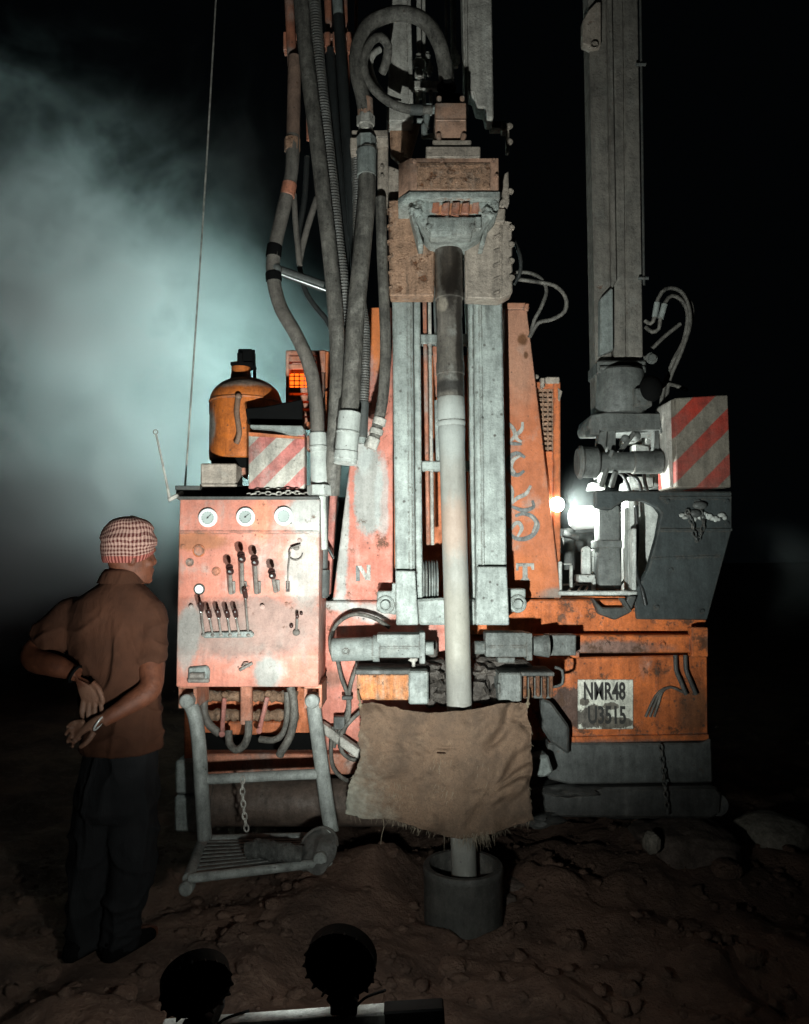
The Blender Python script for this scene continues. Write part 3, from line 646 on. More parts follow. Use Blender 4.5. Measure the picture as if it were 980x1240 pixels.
for (bx, by, kx, ky, r) in ((281, 716, 279, 692, 4.6), (295, 716, 293, 677, 5.0), (312, 716, 309, 681, 4.8), (335, 714, 330, 697, 4.6)):
    b = MB(); A = P(bx, by, 3.215); K = P(kx, ky, 3.09); b.use(m_steel)
    b.sweep([A + Vector((0, .01, 0)), A + Vector((0, -.02, -.004)), A + (K - A) * .5 + Vector((0, -.012, 0)), K], [.010, .011, .0085, .0075], 8)
    b.poly([(bx - 4, by - 12), (bx + 4, by - 12), (bx + 4, by + 2), (bx, by + 4), (bx - 4, by + 2)], 3.208, .012, .002)
    b.use(m_knob); b.ball(K, M(r, 3.09) * 1.0, None, M(r, 3.09)); b.ball(P(kx - 1, ky - 5, 3.11), M(r, 3.1))
    b.use(m_chrome); b.cyl(K + Vector((0, -M(r, 3.09) * .96, 0)), K + Vector((0, -M(r, 3.09) - .003, 0)), .0045, n=8)
    b.build('lever', None, panel)
b = MB(); b.use(m_steel); b.fbox(346, 704, 351, 717, 3.207, .012, .002); b.sweep([P(348.5, 713, 3.2), P(349, 690, 3.18), P(352, 668, 3.17)], .0026, 6)
b.torus(P(358, 670, 3.2), (0, 1, 0), M(8.5, 3.2), .0022, 22, 6, arc=.7); b.ball(P(359, 664, 3.19), .014, .008, .009); b.beam(P(352, 664, 3.19), P(364, 660, 3.19), .008, .008, .001); b.use(m_knob); b.fbox(347, 706, 350, 716, 3.2, .006, .001)
b.build('lever', None, panel)
b = MB(); yl = lambda y: 3.215 - (y - 722) / 72 * .115
b.poly([(245, 768), (250, 766), (304, 764), (308, 768), (306, 772), (247, 773)], yl(769) - .012, .03, .004)
b.build('lever_mount', m_grey, panel)
for bx, kx, ky, kh in ((247, 244, 738, 8), (258, 254, 746, 6), (268, 265, 745.5, 6), (279, 276, 746, 6), (290, 286, 745.5, 6), (301, 297.5, 722, 8)):
    b = MB(); b.use(m_steel); A = P(bx, 769, yl(769) - .008); K = P(kx, ky, yl(ky) - .05)
    b.ball(A, .010, .010, .008); b.sweep([A, A + (K - A) * .5 + Vector((0, -.004, 0)), K], [.0055, .0045, .004], 8)
    b.use(m_knob); T = P(kx - 1.5, ky - kh, yl(ky) - .075); b.sweep([K + (K - T) * .35, K, T, T + (T - K) * .15], [.007, .011, .011, .006], 12)
    b.use(m_chrome); b.ball(K + Vector((.001, -.012, -.01)), .0035, None, None, 8, 5)
    b.build('lever', None, panel)
b = MB(); b.use(m_steel); A = P(359, 766, yl(766) - .005); K = P(360, 748, yl(750) - .03); b.ball(A, .016, .012, .014); b.sweep([A, K], [.006, .005], 8); b.use(m_knob); b.ball(P(360, 746, yl(748) - .035), .008, .008, .012); b.ball(P(365, 743, yl(745) - .01), .007); b.ball(P(353, 758, yl(758) - .01), .009)
b.build('lever', None, panel)
for x, y, r, m, m2 in ((241, 667, 6.8, m_orange, m_orange2), (241.5, 713.5, 6, m_dgrey, m_gwhite), (262, 692, 4.6, m_orange2, m_orange2), (230, 681, 4.2, m_orange2, m_orange2)):
    b = MB(); c = P(x, y, 3.213); b.use(m); b.torus(c, (0, 1, 0), M(r, 3.21), .0035, 22, 7); b.use(m2); b.cyl(c, c + Vector((0, -.004, 0)), M(r - 1, 3.21), n=20); b.build('port_plug', None, panel)
b = MB(); b.use(m_grey); b.poly([(228, 808), (251, 806), (254, 812), (253, 825), (227, 826)], 3.085, .02, .006); b.use(m_steel); b.cyl(P(231, 818, 3.083), P(248, 818, 3.083), .013, n=12); b.fbox(227, 822, 253, 827, 3.08, .02, .003)
b.build('lamp_socket', None, panel)
b = MB(); b.beam(P(290, 812, 3.09), P(306, 803, 3.09), .010, .012, .002); b.sweep([P(293, 808, 3.08), P(296, 804, 3.07), P(301, 803, 3.08)], .003, 6); b.build('latch', m_steel, panel)
# things below the panel
for y, w in ((843, 7), (866, 7)):
    b = MB(); pts = [P(238 + i * 4.2, y + random.uniform(-1.2, 1.2), 3.40 - .0 + random.uniform(-.006, .006)) for i in range(30)]
    b.sweep(pts, [M(w * random.uniform(.75, 1.15), 3.4) for _ in pts], 12); part(b, 'manifold_pipe', m_mud)
for (x0, y0, x1, y1) in ((273, 843, 269, 889), (325, 842, 314, 885)):
    b = MB(); b.use(m_mud); b.ball(P(x0, y0 - 2, 3.37), .02, .02, .016); b.use(m_redh); b.beam(P(x0 - 1, y0 + 2, 3.355), P(x1, y1, 3.33), .02, .012, .004, Vector((0, 1, 0))); b.cyl(P(x1, y1, 3.315), P(x1, y1, 3.335), .013, n=14); part(b, 'valve_handle', None)
part(MB().fbox(276, 874, 345, 890, 3.46, .06, .006), 'valve_or_shade_block', m_orange)
part(MB().poly([(291, 826), (305, 826), (305, 878), (291, 878)], 3.29, .03, .004), 'strap_plate', m_orange2)
part(MB().fbox(240, 888, 388, 912, 3.505, .03), 'valve_or_shade_block', m_black)  # black sheet paints the shade in the open gap below the panel
hose('hose', m_hose, [(301, 872, 3.30), (301, 888, 3.30), (296, 902, 3.3), (286, 908, 3.31), (278, 900, 3.33), (277, 885, 3.35)], 4.6)
hose('hose', m_hose, [(352, 832, 3.33), (356, 850, 3.32), (356, 872, 3.31), (351, 892, 3.3), (342, 908, 3.3), (339, 914, 3.31)], 5)
hose('hose', m_hose, [(348, 838, 3.36), (348, 870, 3.35), (343, 888, 3.35), (332, 896, 3.35), (315, 895, 3.37)], 4)
hose('hose', m_hose2, [(248, 842, 3.36), (247, 862, 3.36), (254, 878, 3.35), (266, 888, 3.36)], 5)
for x0, x1 in ((216, 238), (368, 390)):
    b = MB(); b.fbox(x0, 832, x0 + 4, 858, 3.12, .2, .003); b.fbox(x1 - 4, 832, x1, 858, 3.12, .2, .003); b.fbox(x0, 829, x1, 834, 3.11, .22, .002); part(b, 'hinge_bracket', m_orange2)
# boxes on top of the panel
b = MB(); b.fbox(301, 526, 369, 592, 3.25, .08, .004, 2); sb = part(b, 'marker_box', m_stripeL)
b = MB(); b.poly([(303, 514), (366, 515), (369, 521), (366, 527), (350, 526), (330, 520), (303, 518)], 3.235, .10, .003); b.build('box_lid', m_grey, sb)
b = MB(); b.poly([(301, 523), (369, 529), (369, 532), (301, 528)], 3.246, .06, .001); b.build('box_rim', m_orange, sb)
part(MB().poly([(297, 494), (320, 492), (366, 483), (366, 517), (300, 514)], 3.295, .03, .006), 'rubber_cover', m_black)
b = MB(); b.fbox(243, 561, 286, 588, 3.30, .14, .005); b.fbox(242, 586, 287, 591, 3.295, .15, .002); b.cyl(P(244, 590, 3.3), P(244, 602, 3.29), .003, n=6); b.cyl(P(285, 590, 3.3), P(286, 602, 3.29), .003, n=6); part(b, 'junction_box', m_cream)
b = MB(); b.poly([(283, 545), (291, 540), (298, 548), (295, 556), (287, 555)], 3.4, .05, .004); b.poly([(288, 556), (297, 556), (298, 580), (290, 575)], 3.42, .05, .004); part(b, 'hinge_bracket', m_orange2)
b = MB(); b.chain([P(299, 600, 3.22), P(315, 597, 3.21), P(335, 598, 3.205), P(352, 596, 3.21), P(374, 599, 3.22)], .026, .0032, .008); part(b, 'panel_chain', m_mast)
b = MB(); b.sweep([P(206, 607, 3.26), P(203, 590, 3.26), P(195, 552, 3.26), P(189, 525, 3.26)], [.008, .006, .005, .005], 8); b.torus(P(188.5, 523, 3.26), (0, 1, 0), .010, .003, 14, 6); b.beam(P(204, 606, 3.26), P(222, 596, 3.27), .02, .016, .003)
part(b, 'lever_rod', m_mast)
# tail lamp cage
Y = 3.56
b = MB(); b.fbox(346, 425, 350, 520, Y, .16); b.fbox(384, 425, 392, 520, Y, .16); b.fbox(346, 424, 392, 429, Y, .16); b.fbox(346, 505, 392, 512, Y, .16); b.fbox(348, 428, 390, 520, Y + .1, .02)
for k in range(9): b.fbox(349, 431 + k * 9.5, 386, 437 + k * 9.5, Y + .01, .02, .003) if not 1 < k < 4 else None
b.fbox(386, 424, 396, 450, Y - .02, .03, .003)
cage = part(b, 'lamp_cage', m_orange2)
b = MB(); b.fbox(351, 452, 385, 470, Y + .02, .05, .006); b.build('tail_lamp', emit('tail_lamp_glow', (1.0, .13, .01), 2.3), cage)
b = MB()
for k in range(5): b.fbox(356 + k * 6, 451, 357 + k * 6, 471, Y + .015, .004, 0)
for k in range(3): b.fbox(351, 455 + k * 5.5, 385, 456 + k * 5.5, Y + .015, .004, 0)
b.build('lamp_grille', m_orange, cage)
for (x0, y0, x1, y1, Y, m) in ((394, 473, 400, 522, 3.5, m_orange), (398, 475, 408, 516, 3.46, m_orange2), (390, 522, 407, 527, 3.42, m_mast), (394, 527, 402, 576, 3.46, m_orange2), (403, 526, 407, 560, 3.45, m_orange), (393, 576, 408, 583, 3.42, m_mast), (371, 510, 378, 516, 3.4, m_orange), (371, 527, 376, 545, 3.42, m_orange2), (394, 425, 399, 470, 3.52, m_orange)):
    part(MB().fbox(x0, y0, x1, y1, Y, .08, .004), 'ladder_bar', m)
part(MB().poly([(400, 580), (409, 580), (400, 720), (392, 720), (396, 660)], 3.47, .06, .004), 'side_plate', m_redh)
one('pipe', m_dgrey, lambda b: b.cyl(P(393, 600, 3.36), P(392, 724, 3.36), M(5, 3.36)).cyl(P(393, 690, 3.35), P(392, 722, 3.35), M(7, 3.35)))
hose('hose', m_hosed, [(384, 645, 3.4), (392, 655, 3.39), (400, 668, 3.39), (404, 676, 3.4)], 2)
part(MB().poly([(386, 600), (409, 590), (401, 726), (386, 726)], 3.62, .03, .004), 'gap_shade_plate', m_black)  # black sheet painted as shade in the gap between panel and tower
# grill on the far side of the pillar
b = MB(); b.fbox(645, 462, 678, 470, 3.53, .2); b.fbox(671, 462, 679, 728, 3.525, .2); b.fbox(650, 546, 672, 728, 3.55, .12); part(b, 'rear_post', m_orange)
b = MB(); b.fbox(640, 470, 672, 546, 3.57, .1)
for k in range(13): b.fbox(642, 470 + k * 5.9, 671, 473.6 + k * 5.9, 3.55, .03, .002)
for k in range(5): b.fbox(645 + k * 6, 470, 646.5 + k * 6, 546, 3.545, .03, 0)
part(b, 'radiator_grill', m_rusty)
b = MB(); b.fbox(661, 456, 678, 464, 3.515, .1); b.fbox(655, 457, 660, 469, 3.51, .04); b.ball(P(650, 456, 3.53), .012); b.poly([(676, 470), (681, 474), (678, 486), (676, 484)], 3.52, .02, 0); part(b, 'grill_cap', m_cream)

# ---- right boom with jack
b = MB(); Y = 3.60
b.poly([(712, -40), (737, -40), (742, 520), (723, 520)], Y + .03, .12, .004); b.poly([(735, -40), (741, -40), (747, 340), (741, 350)], Y, .05, .003)
b.poly([(740, -40), (754, -40), (758, 432), (744, 432)], Y + .02, .12, .002); b.poly([(754.6, -40), (772, -40), (779, 432), (758.6, 432)], Y + .015, .14, .004)
boom = part(b, 'boom', m_boom)
b = MB(); b.poly([(713, 12), (722, 2), (728, 2), (728, 55), (717, 57), (706, 52), (706, 24)], Y - .005, .05, .004); b.torus(P(720, 55, Y - .02), (0, 1, 0), .018, .003, 14, 6); b.build('boom_bracket', m_cream, boom)
b = MB(); b.poly([(727, 362), (740, 348), (743, 350), (743, 424), (727, 430)], Y - .012, .06, .004); b.build('cover_plate', m_grey, boom)
b = MB(); b.cyl(P(775, -40, Y - .0), P(780, 345, Y), .006, n=8)
for x, y in ((776, 78), (779, 337)): b.cyl(P(x - 6, y, Y), P(x + 7, y, Y - .02), .008, n=8)
b.build('boom_cable', m_dgrey, boom)
b = MB(); b.fbox(724, 436, 783, 452, Y - .02, .2, .008)
for x in (732, 746, 760, 775): b.cyl(P(x - 6, 446, Y - .025), P(x + 5, 446, Y - .025), .012, n=8)
b.bolt(789, 434, Y - .02, 5, .02); b.cyl(P(780, 434, Y), P(794, 434, Y), .014, n=8); part(b, 'collar', m_jack)
b = MB(); b.lathe(P(751, 449, Y + .03), P(751, 503, Y + .03), [(0, M(26, Y)), (.05, M(29, Y)), (.9, M(30, Y)), (1, M(27, Y))], 32); b.fbox(769, 470, 790, 492, Y - .11, .1, .004)
for x in (773, 786):
    for y in (474, 488): b.bolt(x, y, Y - .11, 1.8, .006)
slew = part(b, 'slew_drum', m_jack)
b = MB(); b.ball(P(788, 471, Y - .1), M(14, Y), M(14, Y), M(16, Y)); b.build('rubber_boot', m_black, slew)
b = MB(); b.poly([(716, 502), (735, 499), (803, 500), (808, 506), (805, 520), (716, 521), (713, 514)], Y - .05, .25, .006); b.fbox(801, 497, 811, 524, Y - .06, .2, .004); b.fbox(715, 518, 727, 526, Y - .05, .1); part(b, 'jack_flange', m_jack)
for pts in ([(737, 520), (746, 520), (746, 552), (737, 552)], [(726, 523), (736, 521), (733, 548), (722, 552)], [(793, 521), (799, 521), (799, 552), (793, 552)]): part(MB().poly(pts, Y - .02, .06, .003), 'jack_strut', m_jack)
b = MB(); b.cyl(P(750, 548, Y), P(768, 524, Y), .012, n=10); b.ball(P(757, 531, Y - .02), .02); b.ball(P(770, 528, Y + .02), .025); part(b, 'jack_linkage', m_jack)
b = MB(); r = M(17, Y); b.cyl(P(699, 560, Y - .03), P(724, 560, Y - .03), M(19, Y), n=26, bev=.008); b.cyl(P(722, 560, Y - .03), P(768, 560, Y - .03), M(12.5, Y), n=24); b.cyl(P(766, 560, Y - .03), P(800, 560, Y - .03), M(14, Y), n=24)
b.torus(P(703, 560, Y - .03), (1, 0, 0), M(19, Y), .008, 24, 6); part(b, 'slew_cylinder', m_jack)
for (x0, y0, x1, y1) in ((742, 545, 728, 590), (746, 570, 740, 590)): one('jack_strut', m_jack, lambda b: b.beam(P(x0, y0, Y - .07), P(x1, y1, Y - .04), .025, .02, .003))
b = MB(); Yc = 3.485
b.poly([(721, 594), (887, 595), (887, 641), (857, 751), (771, 750), (768, 720), (785, 690), (796, 650), (801, 622), (794, 613), (778, 606), (758, 606), (748, 612), (740, 618), (722, 615)], Yc, .05, .006)
b.poly([(800, 640), (887, 640), (887, 643), (800, 643)], Yc - .008, .02, .001); b.poly([(790, 675), (873, 672), (873, 674), (790, 677)], Yc - .004, .02, .001)
b.fbox(801, 597, 886, 600, Yc + .05, .3, .003); b.fbox(800, 601, 886, 604, Yc - .006, .02, .001)
for x, y in ((808, 607), (845, 607), (880, 607), (880, 634), (795, 735), (850, 740), (812, 690)): b.bolt(x, y, Yc, 2.5, .010)
cheek = part(b, 'cheek_plate', m_cheek)
b = MB(); random.seed(3)
for k in range(15): b.ball(P(826 + k * 3.7, 626 + random.uniform(-4, 4), Yc - .008), random.uniform(.008, .02), .008, random.uniform(.008, .016), 8, 5)
b.build('caked_dust', m_white, cheek)
b = MB(); b.chain([P(832, 618, Yc - .02), P(838, 634, Yc - .025), P(844, 655, Yc - .02), P(852, 636, Yc - .02), P(849, 618, Yc - .015)], .03, .0035, .009); b.ball(P(842, 622, Yc - .01), .03, .02, .02); b.ball(P(848, 612, Yc - .01), .035, .015, .02); b.build('shackle', m_dgrey, cheek)
b = MB(); b.poly([(725, 612), (751, 612), (751, 660), (753, 690), (753, 714), (726, 714), (724, 690), (726, 660)], Y - .02, .1, .01, 2); b.fbox(723, 654, 754, 664, Y - .03, .12, .005); b.fbox(734, 712, 746, 722, Y, .06); part(b, 'jack_leg', grime('jack_leg_paint', (.17, .18, .17), dust=.3, rust=.08, dark=.2, dcol=(.21, .225, .215)))
b = MB(); b.poly([(763, 604), (782, 606), (802, 616), (798, 660), (784, 700), (768, 718), (764, 716)], 3.70, .02, .004); b.fbox(761, 600, 769, 718, 3.6, .12, .004); part(b, 'inner_plate', m_white)
hose('hose', m_hosed, [(770, 612, 3.57), (772, 650, 3.57), (770, 690, 3.52), (778, 715, 3.485), (782, 733, 3.48)], 2.4)
b = MB(); b.fbox(677, 716, 772, 721, 3.48, .08, .003); b.fbox(766, 640, 771, 718, 3.50, .06, .003); b.fbox(677, 680, 681, 718, 3.5, .05, .003); b.fbox(682, 682, 693, 684, 3.55, .03); b.fbox(691, 684, 694, 712, 3.55, .03); part(b, 'window_frame', m_white)
b = MB(); b.poly([(705, 664), (711, 661), (716, 664), (716, 700), (705, 700)], 3.62, .03, .004); b.poly([(715, 666), (722, 664), (726, 672), (722, 704), (715, 704)], 3.66, .03, .004); b.fbox(701, 696, 721, 705, 3.6, .1, .004); b.fbox(718, 700, 722, 718, 3.6, .04); part(b, 'lug_bracket', m_white)
for (x0, y0, x1, y1) in ((682, 708, 720, 708), (688, 716, 706, 698), (756, 716, 768, 700), (758, 700, 768, 680), (744, 718, 766, 690), (700, 716, 706, 707), (708, 716, 714, 707)): one('brace_rod', m_mast, lambda b: b.beam(P(x0, y0, 3.64), P(x1, y1, 3.68), .009, .009, .001))
b = MB(); b.fbox(676, 640, 768, 718, 4.25, .05); b.cyl(P(680, 660, 4.05), P(720, 655, 4.05), .05); b.cyl(P(690, 690, 4.0), P(690, 640, 4.0), .03); b.fbox(725, 620, 770, 700, 4.1, .1); b.cyl(P(682, 646, 3.9), P(700, 650, 3.9), .02); part(b, 'hydraulic_pump', m_dgrey)
b = MB(); random.seed(9)
for (x, y, rx, ry) in ((767, 530, 12, 8), (790, 530, 10, 9), (778, 545, 10, 8), (792, 515, 9, 7), (776, 585, 16, 8), (762, 590, 8, 7), (800, 582, 9, 9), (803, 560, 5, 10), (806, 535, 6, 11), (790, 570, 5, 9), (742, 525, 5, 8), (728, 570, 6, 16), (724, 588, 10, 5)):
    b = MB()
    for k in range(2): b.poly([(x - rx + random.uniform(0, 5), y - ry), (x + rx - random.uniform(0, 4), y - ry + random.uniform(0, 4)), (x + rx, y + ry - random.uniform(0, 4)), (x - rx + random.uniform(0, 3), y + ry)], 3.82 + .05 * k + random.uniform(-.03, .03), .09, .006)
    part(b, 'valve_or_shade_block', m_white)
for pts in ([(742, 570, 3.72), (754, 575, 3.74), (762, 592, 3.72), (764, 606, 3.7)], [(752, 568, 3.75), (772, 580, 3.75), (778, 600, 3.72)], [(790, 545, 3.74), (780, 570, 3.74), (784, 596, 3.72)]): hose('hose', m_hosed, pts, 2.2)
b = MB(); b.poly([(718, 724), (730, 736), (756, 736), (762, 722), (772, 722), (764, 742), (745, 751), (726, 744)], 3.45, .06, .006); b.poly([(750, 724), (756, 724), (766, 740), (762, 742)], 3.44, .03, .003); part(b, 'scoop_bracket', m_dgrey)
b = MB(); fr = [P(817, 482, 3.46), P(882, 478, 3.46), P(886, 590, 3.46), P(820, 590, 3.46)]; b.prism(fr, [p + Vector((-.02, .2, 0)) for p in fr], .005); mb_ = part(b, 'marker_box', m_stripeR)
b = MB(); b.poly([(803, 490), (817, 482), (820, 590), (812, 590)], 3.5, .12, .004); b.build('box_side', m_mast, mb_)
for pts in ([(782, 396, 3.6), (790, 402, 3.58), (798, 398, 3.57), (800, 385, 3.56), (806, 366, 3.55), (814, 358, 3.55), (826, 364, 3.55), (833, 382, 3.56), (828, 412, 3.58), (816, 436, 3.6), (806, 462, 3.64), (800, 492, 3.68)],
            [(781, 388, 3.6), (788, 392, 3.59), (793, 384, 3.58), (797, 362, 3.56), (806, 350, 3.55), (820, 350, 3.55), (831, 362, 3.55), (836, 390, 3.56), (826, 424, 3.58), (811, 460, 3.64), (806, 494, 3.68)],
            [(824, 360, 3.57), (836, 366, 3.58), (838, 385, 3.59), (830, 415, 3.6)], [(790, 422, 3.62), (802, 410, 3.6), (814, 400, 3.59), (824, 392, 3.59)], [(800, 465, 3.62), (815, 466, 3.62), (832, 472, 3.64)]): hose('hose', m_hose, pts, 2.4)
for p0, p1 in (((793, 384, 3.58), (796, 366, 3.565)), ((800, 386, 3.56), (805, 368, 3.55))): one('hose_fitting', m_grey, lambda b: b.cyl(P(*p0), P(*p1), M(3.6, 3.57), n=10))

# ---- clamps at the foot
b = MB(); Y = 3.30; b.cyl(P(402, 787, Y), P(456, 785, Y), M(14, Y), n=28, bev=.004); b.cyl(P(452, 785, Y), P(460, 785, Y), M(16, Y), n=28); b.fbox(456, 768, 514, 797, Y - .05, .11, .008, 2); b.cyl(P(513, 785, Y), P(525, 785, Y), M(8, Y)); b.fbox(508, 766, 515, 804, Y - .055, .1, .003); b.torus(P(419, 789, Y - .052), (0, 1, 0), .012, .004, 12, 6); b.fbox(460, 783, 507, 785, Y - .053, .01, .001)
part(b, 'clamp_cylinder', m_grey)
b = MB(); b.fbox(588, 766, 640, 796, Y - .05, .11, .008, 2); b.fbox(638, 767, 645, 800, Y - .052, .1, .003); b.cyl(P(645, 782, Y), P(664, 782, Y), M(11, Y), M(14, Y)); b.fbox(662, 769, 698, 794, Y + .02, .09, .004); b.cyl(P(575, 784, Y), P(589, 784, Y), M(8, Y)); b.fbox(589, 782, 636, 784, Y - .053, .01, .001); b.fbox(603, 796, 624, 803, Y - .04, .06, .003)
part(b, 'clamp_cylinder', m_clamp)
b = MB(); b.poly([(497, 797), (506, 797), (506, 800), (503, 802), (503, 824), (499, 824), (499, 802), (494, 800)], 3.24, .02, .002); part(b, 'tee_bracket', m_mast)
b = MB(); b.fbox(430, 798, 520, 812, 3.38, .1, .006); b.poly([(505, 804), (540, 798), (545, 820), (540, 850), (512, 850)], 3.32, .1, .015); b.poly([(578, 796), (640, 800), (655, 818), (604, 826), (590, 850), (576, 850)], 3.32, .1, .015); b.fbox(500, 776, 530, 800, 3.40, .06, .01); b.fbox(572, 778, 590, 800, 3.40, .06, .01)
random.seed(4)
for k, (x, y, rx, rz) in enumerate(((520, 812, 20, 9), (516, 835, 14, 16), (535, 843, 12, 9), (533, 826, 10, 8), (586, 812, 16, 9), (582, 836, 12, 14), (598, 842, 9, 9))): b.lump(P(x, y, 3.30), M(rx, 3.3), .06, M(rz, 3.3), k * 3.7, .7)
part(b, 'break_out_table', m_mud if False else grime('muddy_dark_steel', (.09, .075, .065), dust=.3, rust=.3, dark=.3, dcol=(.17, .15, .13), scale=1.5, bstr=1.0))
m_jaw = grime('worn_jaw_paint', (.58, .20, .06), dust=.5, rust=.35, dark=.45, streak=.95, scale=2.2, dcol=(.42, .33, .25), bstr=.9)
b = MB(); b.use(m_jaw); b.fbox(432, 816, 496, 848, 3.18, .22, .006); b.use(m_dgrey); b.fbox(430, 811, 498, 817, 3.17, .24, .004); b.use(m_grey); b.fbox(495, 813, 519, 853, 3.16, .2, .006)
part(b, 'clamp_jaw', None)
b = MB(); b.use(m_clamp); b.fbox(604, 815, 632, 851, 3.16, .2, .006); b.fbox(603, 828, 606, 840, 3.15, .05); b.use(grime('rusted_jaw_paint', (.22, .075, .025), dust=.2, rust=.6, dark=.6, scale=2.5, bstr=1.0))
for k in range(5): b.fbox(634 + k * 8, 818 + k % 2, 638 + k * 8, 846 - k % 3, 3.18, .14, .003)
b.use(m_dgrey); b.fbox(630, 814, 672, 819, 3.17, .2, .004); b.fbox(632, 820, 668, 846, 3.21, .14, .003); b.hose([(672, 808, 3.2), (681, 812, 3.2), (681, 828, 3.2), (670, 832, 3.2)], 1.8)
part(b, 'clamp_jaw', None)
part(MB().poly([(644, 918), (664, 914), (671, 936), (660, 942), (642, 940)], 3.3, .1, .01), 'foot_block', m_grey)
b = MB(); b.poly([(656, 846), (668, 850), (690, 880), (690, 915), (668, 900), (655, 880)], 3.38, .06, .01); part(b, 'foot_bracket', m_dgrey)
# ------------------------------------------------------------------ ground
def gz(x, y):
    z = 0.05 * noise.noise(Vector((x * .9, y * .9, 1.3))) + .075 * noise.noise(Vector((x * 2.6, y * 2.6, 4.1))) + .050 * noise.noise(Vector((x * 5, y * 6, 2.2))) + .034 * max(0, noise.noise(Vector((x * 10, y * 11, 5.2)))) + .012 * noise.noise(Vector((x * 16, y * 16, 8.2)))
    for cx, cy, r, h in ((-.25, 3.35, .38, .13), (.02, 3.42, .3, .10), (.55, 3.5, .35, .08), (1.2, 3.75, .5, .13), (-.55, 3.0, .5, .03), (.3, 2.25, .6, .07), (-.9, 2.2, .5, .05), (.12, 3.02, .22, .025), (.45, 3.15, .2, .04)):
        z += h * math.exp(-((x - cx) ** 2 + (y - cy) ** 2) / r ** 2)
    rd = abs(noise.noise(Vector((x * 2.1 + y * .8, y * 3.0, 7.7))))
    z -= .012 * max(0, 1 - rd * 7)
    d = math.hypot(x + 1.05, y - 2.93); z *= min(1, max(0, (d - .12) / .25)); d = math.hypot(x - .257, y - 3.2); z = z * min(1, max(0, (d - .20) / .22)) + .045 * math.exp(-((d - .21) / .05) ** 2) * (.5 + noise.noise(Vector((x * 9, y * 9, 3))))
    return z
def axis(lo, hi, c0, c1, st, grow=1.35):
    a = [c0]; 
    while a[-1] < c1: a.append(a[-1] + st)
    s = st
    while a[-1] < hi: s *= grow; a.append(a[-1] + s)
    s = st
    while a[0] > lo: s *= grow; a.insert(0, a[0] - s)
    return a
xs = axis(-400, 400, -2.6, 2.8, .022); ys = axis(-400, 600, 1.2, 4.6, .022)
b = MB(); nx = len(xs); vs = []
for y in ys:
    for x in xs:
        k = max(0, 1 - max(0, math.hypot(x, y - 3) - 5) / 30)
        vs.append((x, y, gz(x, y) * k if k > 0 else 0))
b.raw(vs, [[j * nx + i, j * nx + i + 1, (j + 1) * nx + i + 1, (j + 1) * nx + i] for j in range(len(ys) - 1) for i in range(nx - 1)])
t = NT('dirt'); v = t.coord(); n1 = t.noise(v, 2.3, 9, .65); n2 = t.noise(v, 18, 9, .7); n3 = t.noise(v, 75, 5, .7)
col = t.mix(t.ramp(n1, .35, .65), (.24, .145, .105), (.12, .076, .058)); col = t.mix(t.math('MULTIPLY', t.ramp(n2, .5, .7), .6), col, (.30, .20, .15)); col = t.mix(t.math('MULTIPLY', t.ramp(n3, .58, .75), .5), col, (.02, .015, .012))
h = t.math('ADD', t.math('MULTIPLY', n2, 1.0), t.math('MULTIPLY', n3, .35)); t.bsdf(col, .92, 0, h, .9, .05, .2)
m_dirt = t.m
tag(b.build('ground', m_dirt, sharp=180), kind='structure')

def rock(name, c, rx, ry, rz, seed, mat, label, cat, rot=0, rough=.22):
    bm = bmesh.new(); bmesh.ops.create_icosphere(bm, subdivisions=5, radius=1)
    for q in bm.verts:
        p = q.co.copy(); n = noise.noise(p * 1.3 + Vector((seed, 0, 0))); n2 = noise.noise(p * 4 + Vector((0, seed, 0))); n3 = noise.noise(p * 11 + Vector((0, seed, 3)))
        k = 1 + rough * n + rough * .35 * n2 + rough * .12 * n3
        p = Vector([math.copysign(abs(w) ** .75, w) for w in p]) * k
        p = Vector((p.x * rx, p.y * ry, p.z * rz)); p.rotate(Matrix.Rotation(rot, 3, 'Z')); q.co = p + Vector(c)
    b = MB(); b.merge(bm); o = b.build(name, mat, None, (c[0], c[1], c[2] - rz), sharp=50); return tag(o, label, cat)
m_rock = grime('muddy_rock', (.15, .11, .09), dust=.2, rust=.1, dark=.2, dcol=(.22, .18, .15), bstr=1.3, rough=.9, spots=0)
m_rock2 = grime('pale_muddy_rock', (.40, .35, .29), dust=.3, rust=.05, dark=.2, dcol=(.30, .27, .23), bstr=1.3, rough=.9, spots=0)
def onground(px, py, zoff=0):
    th = math.atan((CY - py) / F) + PITCH; return (1.5 - zoff) / -math.tan(th)
Yr = 3.72; c = P(832, 1026, Yr); rock('boulder', (c.x, c.y, c.z), .24, .2, .12, 3.1, m_rock, 'big mud-covered boulder beside the black skid beam under the rig', 'rock')
c = P(789, 1020, 3.52); rock('stone', (c.x, c.y, c.z), .035, .04, .045, 8.4, m_rock2, 'small pale stone against the front of the big boulder', 'stone')
c = P(934, 1008, 3.95); rock('rock_slab', (c.x, c.y, c.z), .17, .16, .085, 5.7, m_rock2, 'angular flat-sided rock slab lying right of the rig in the dark', 'rock', .4, .12)
c = P(640, 1074, 3.42); rock('stone', (c.x, c.y, c.z), .115, .07, .04, 2.2, m_rock, 'long flat brown stone lying beside the casing pipe', 'stone')
c = P(617, 1092, 3.30); rock('stone', (c.x, c.y, c.z), .032, .03, .03, 9.2, m_rock, 'small round stone touching the right side of casing pipe', 'stone')
random.seed(21)
spots_ = [(548, 1180, .05), (585, 1224, .03), (330, 1128, .03), (60, 1180, .04), (690, 1150, .05), (760, 1200, .035), (455, 1020, .05), (905, 1160, .05), (150, 1222, .04), (420, 1095, .022), (620, 1195, .022), (880, 1080, .06), (475, 1085, .03)]
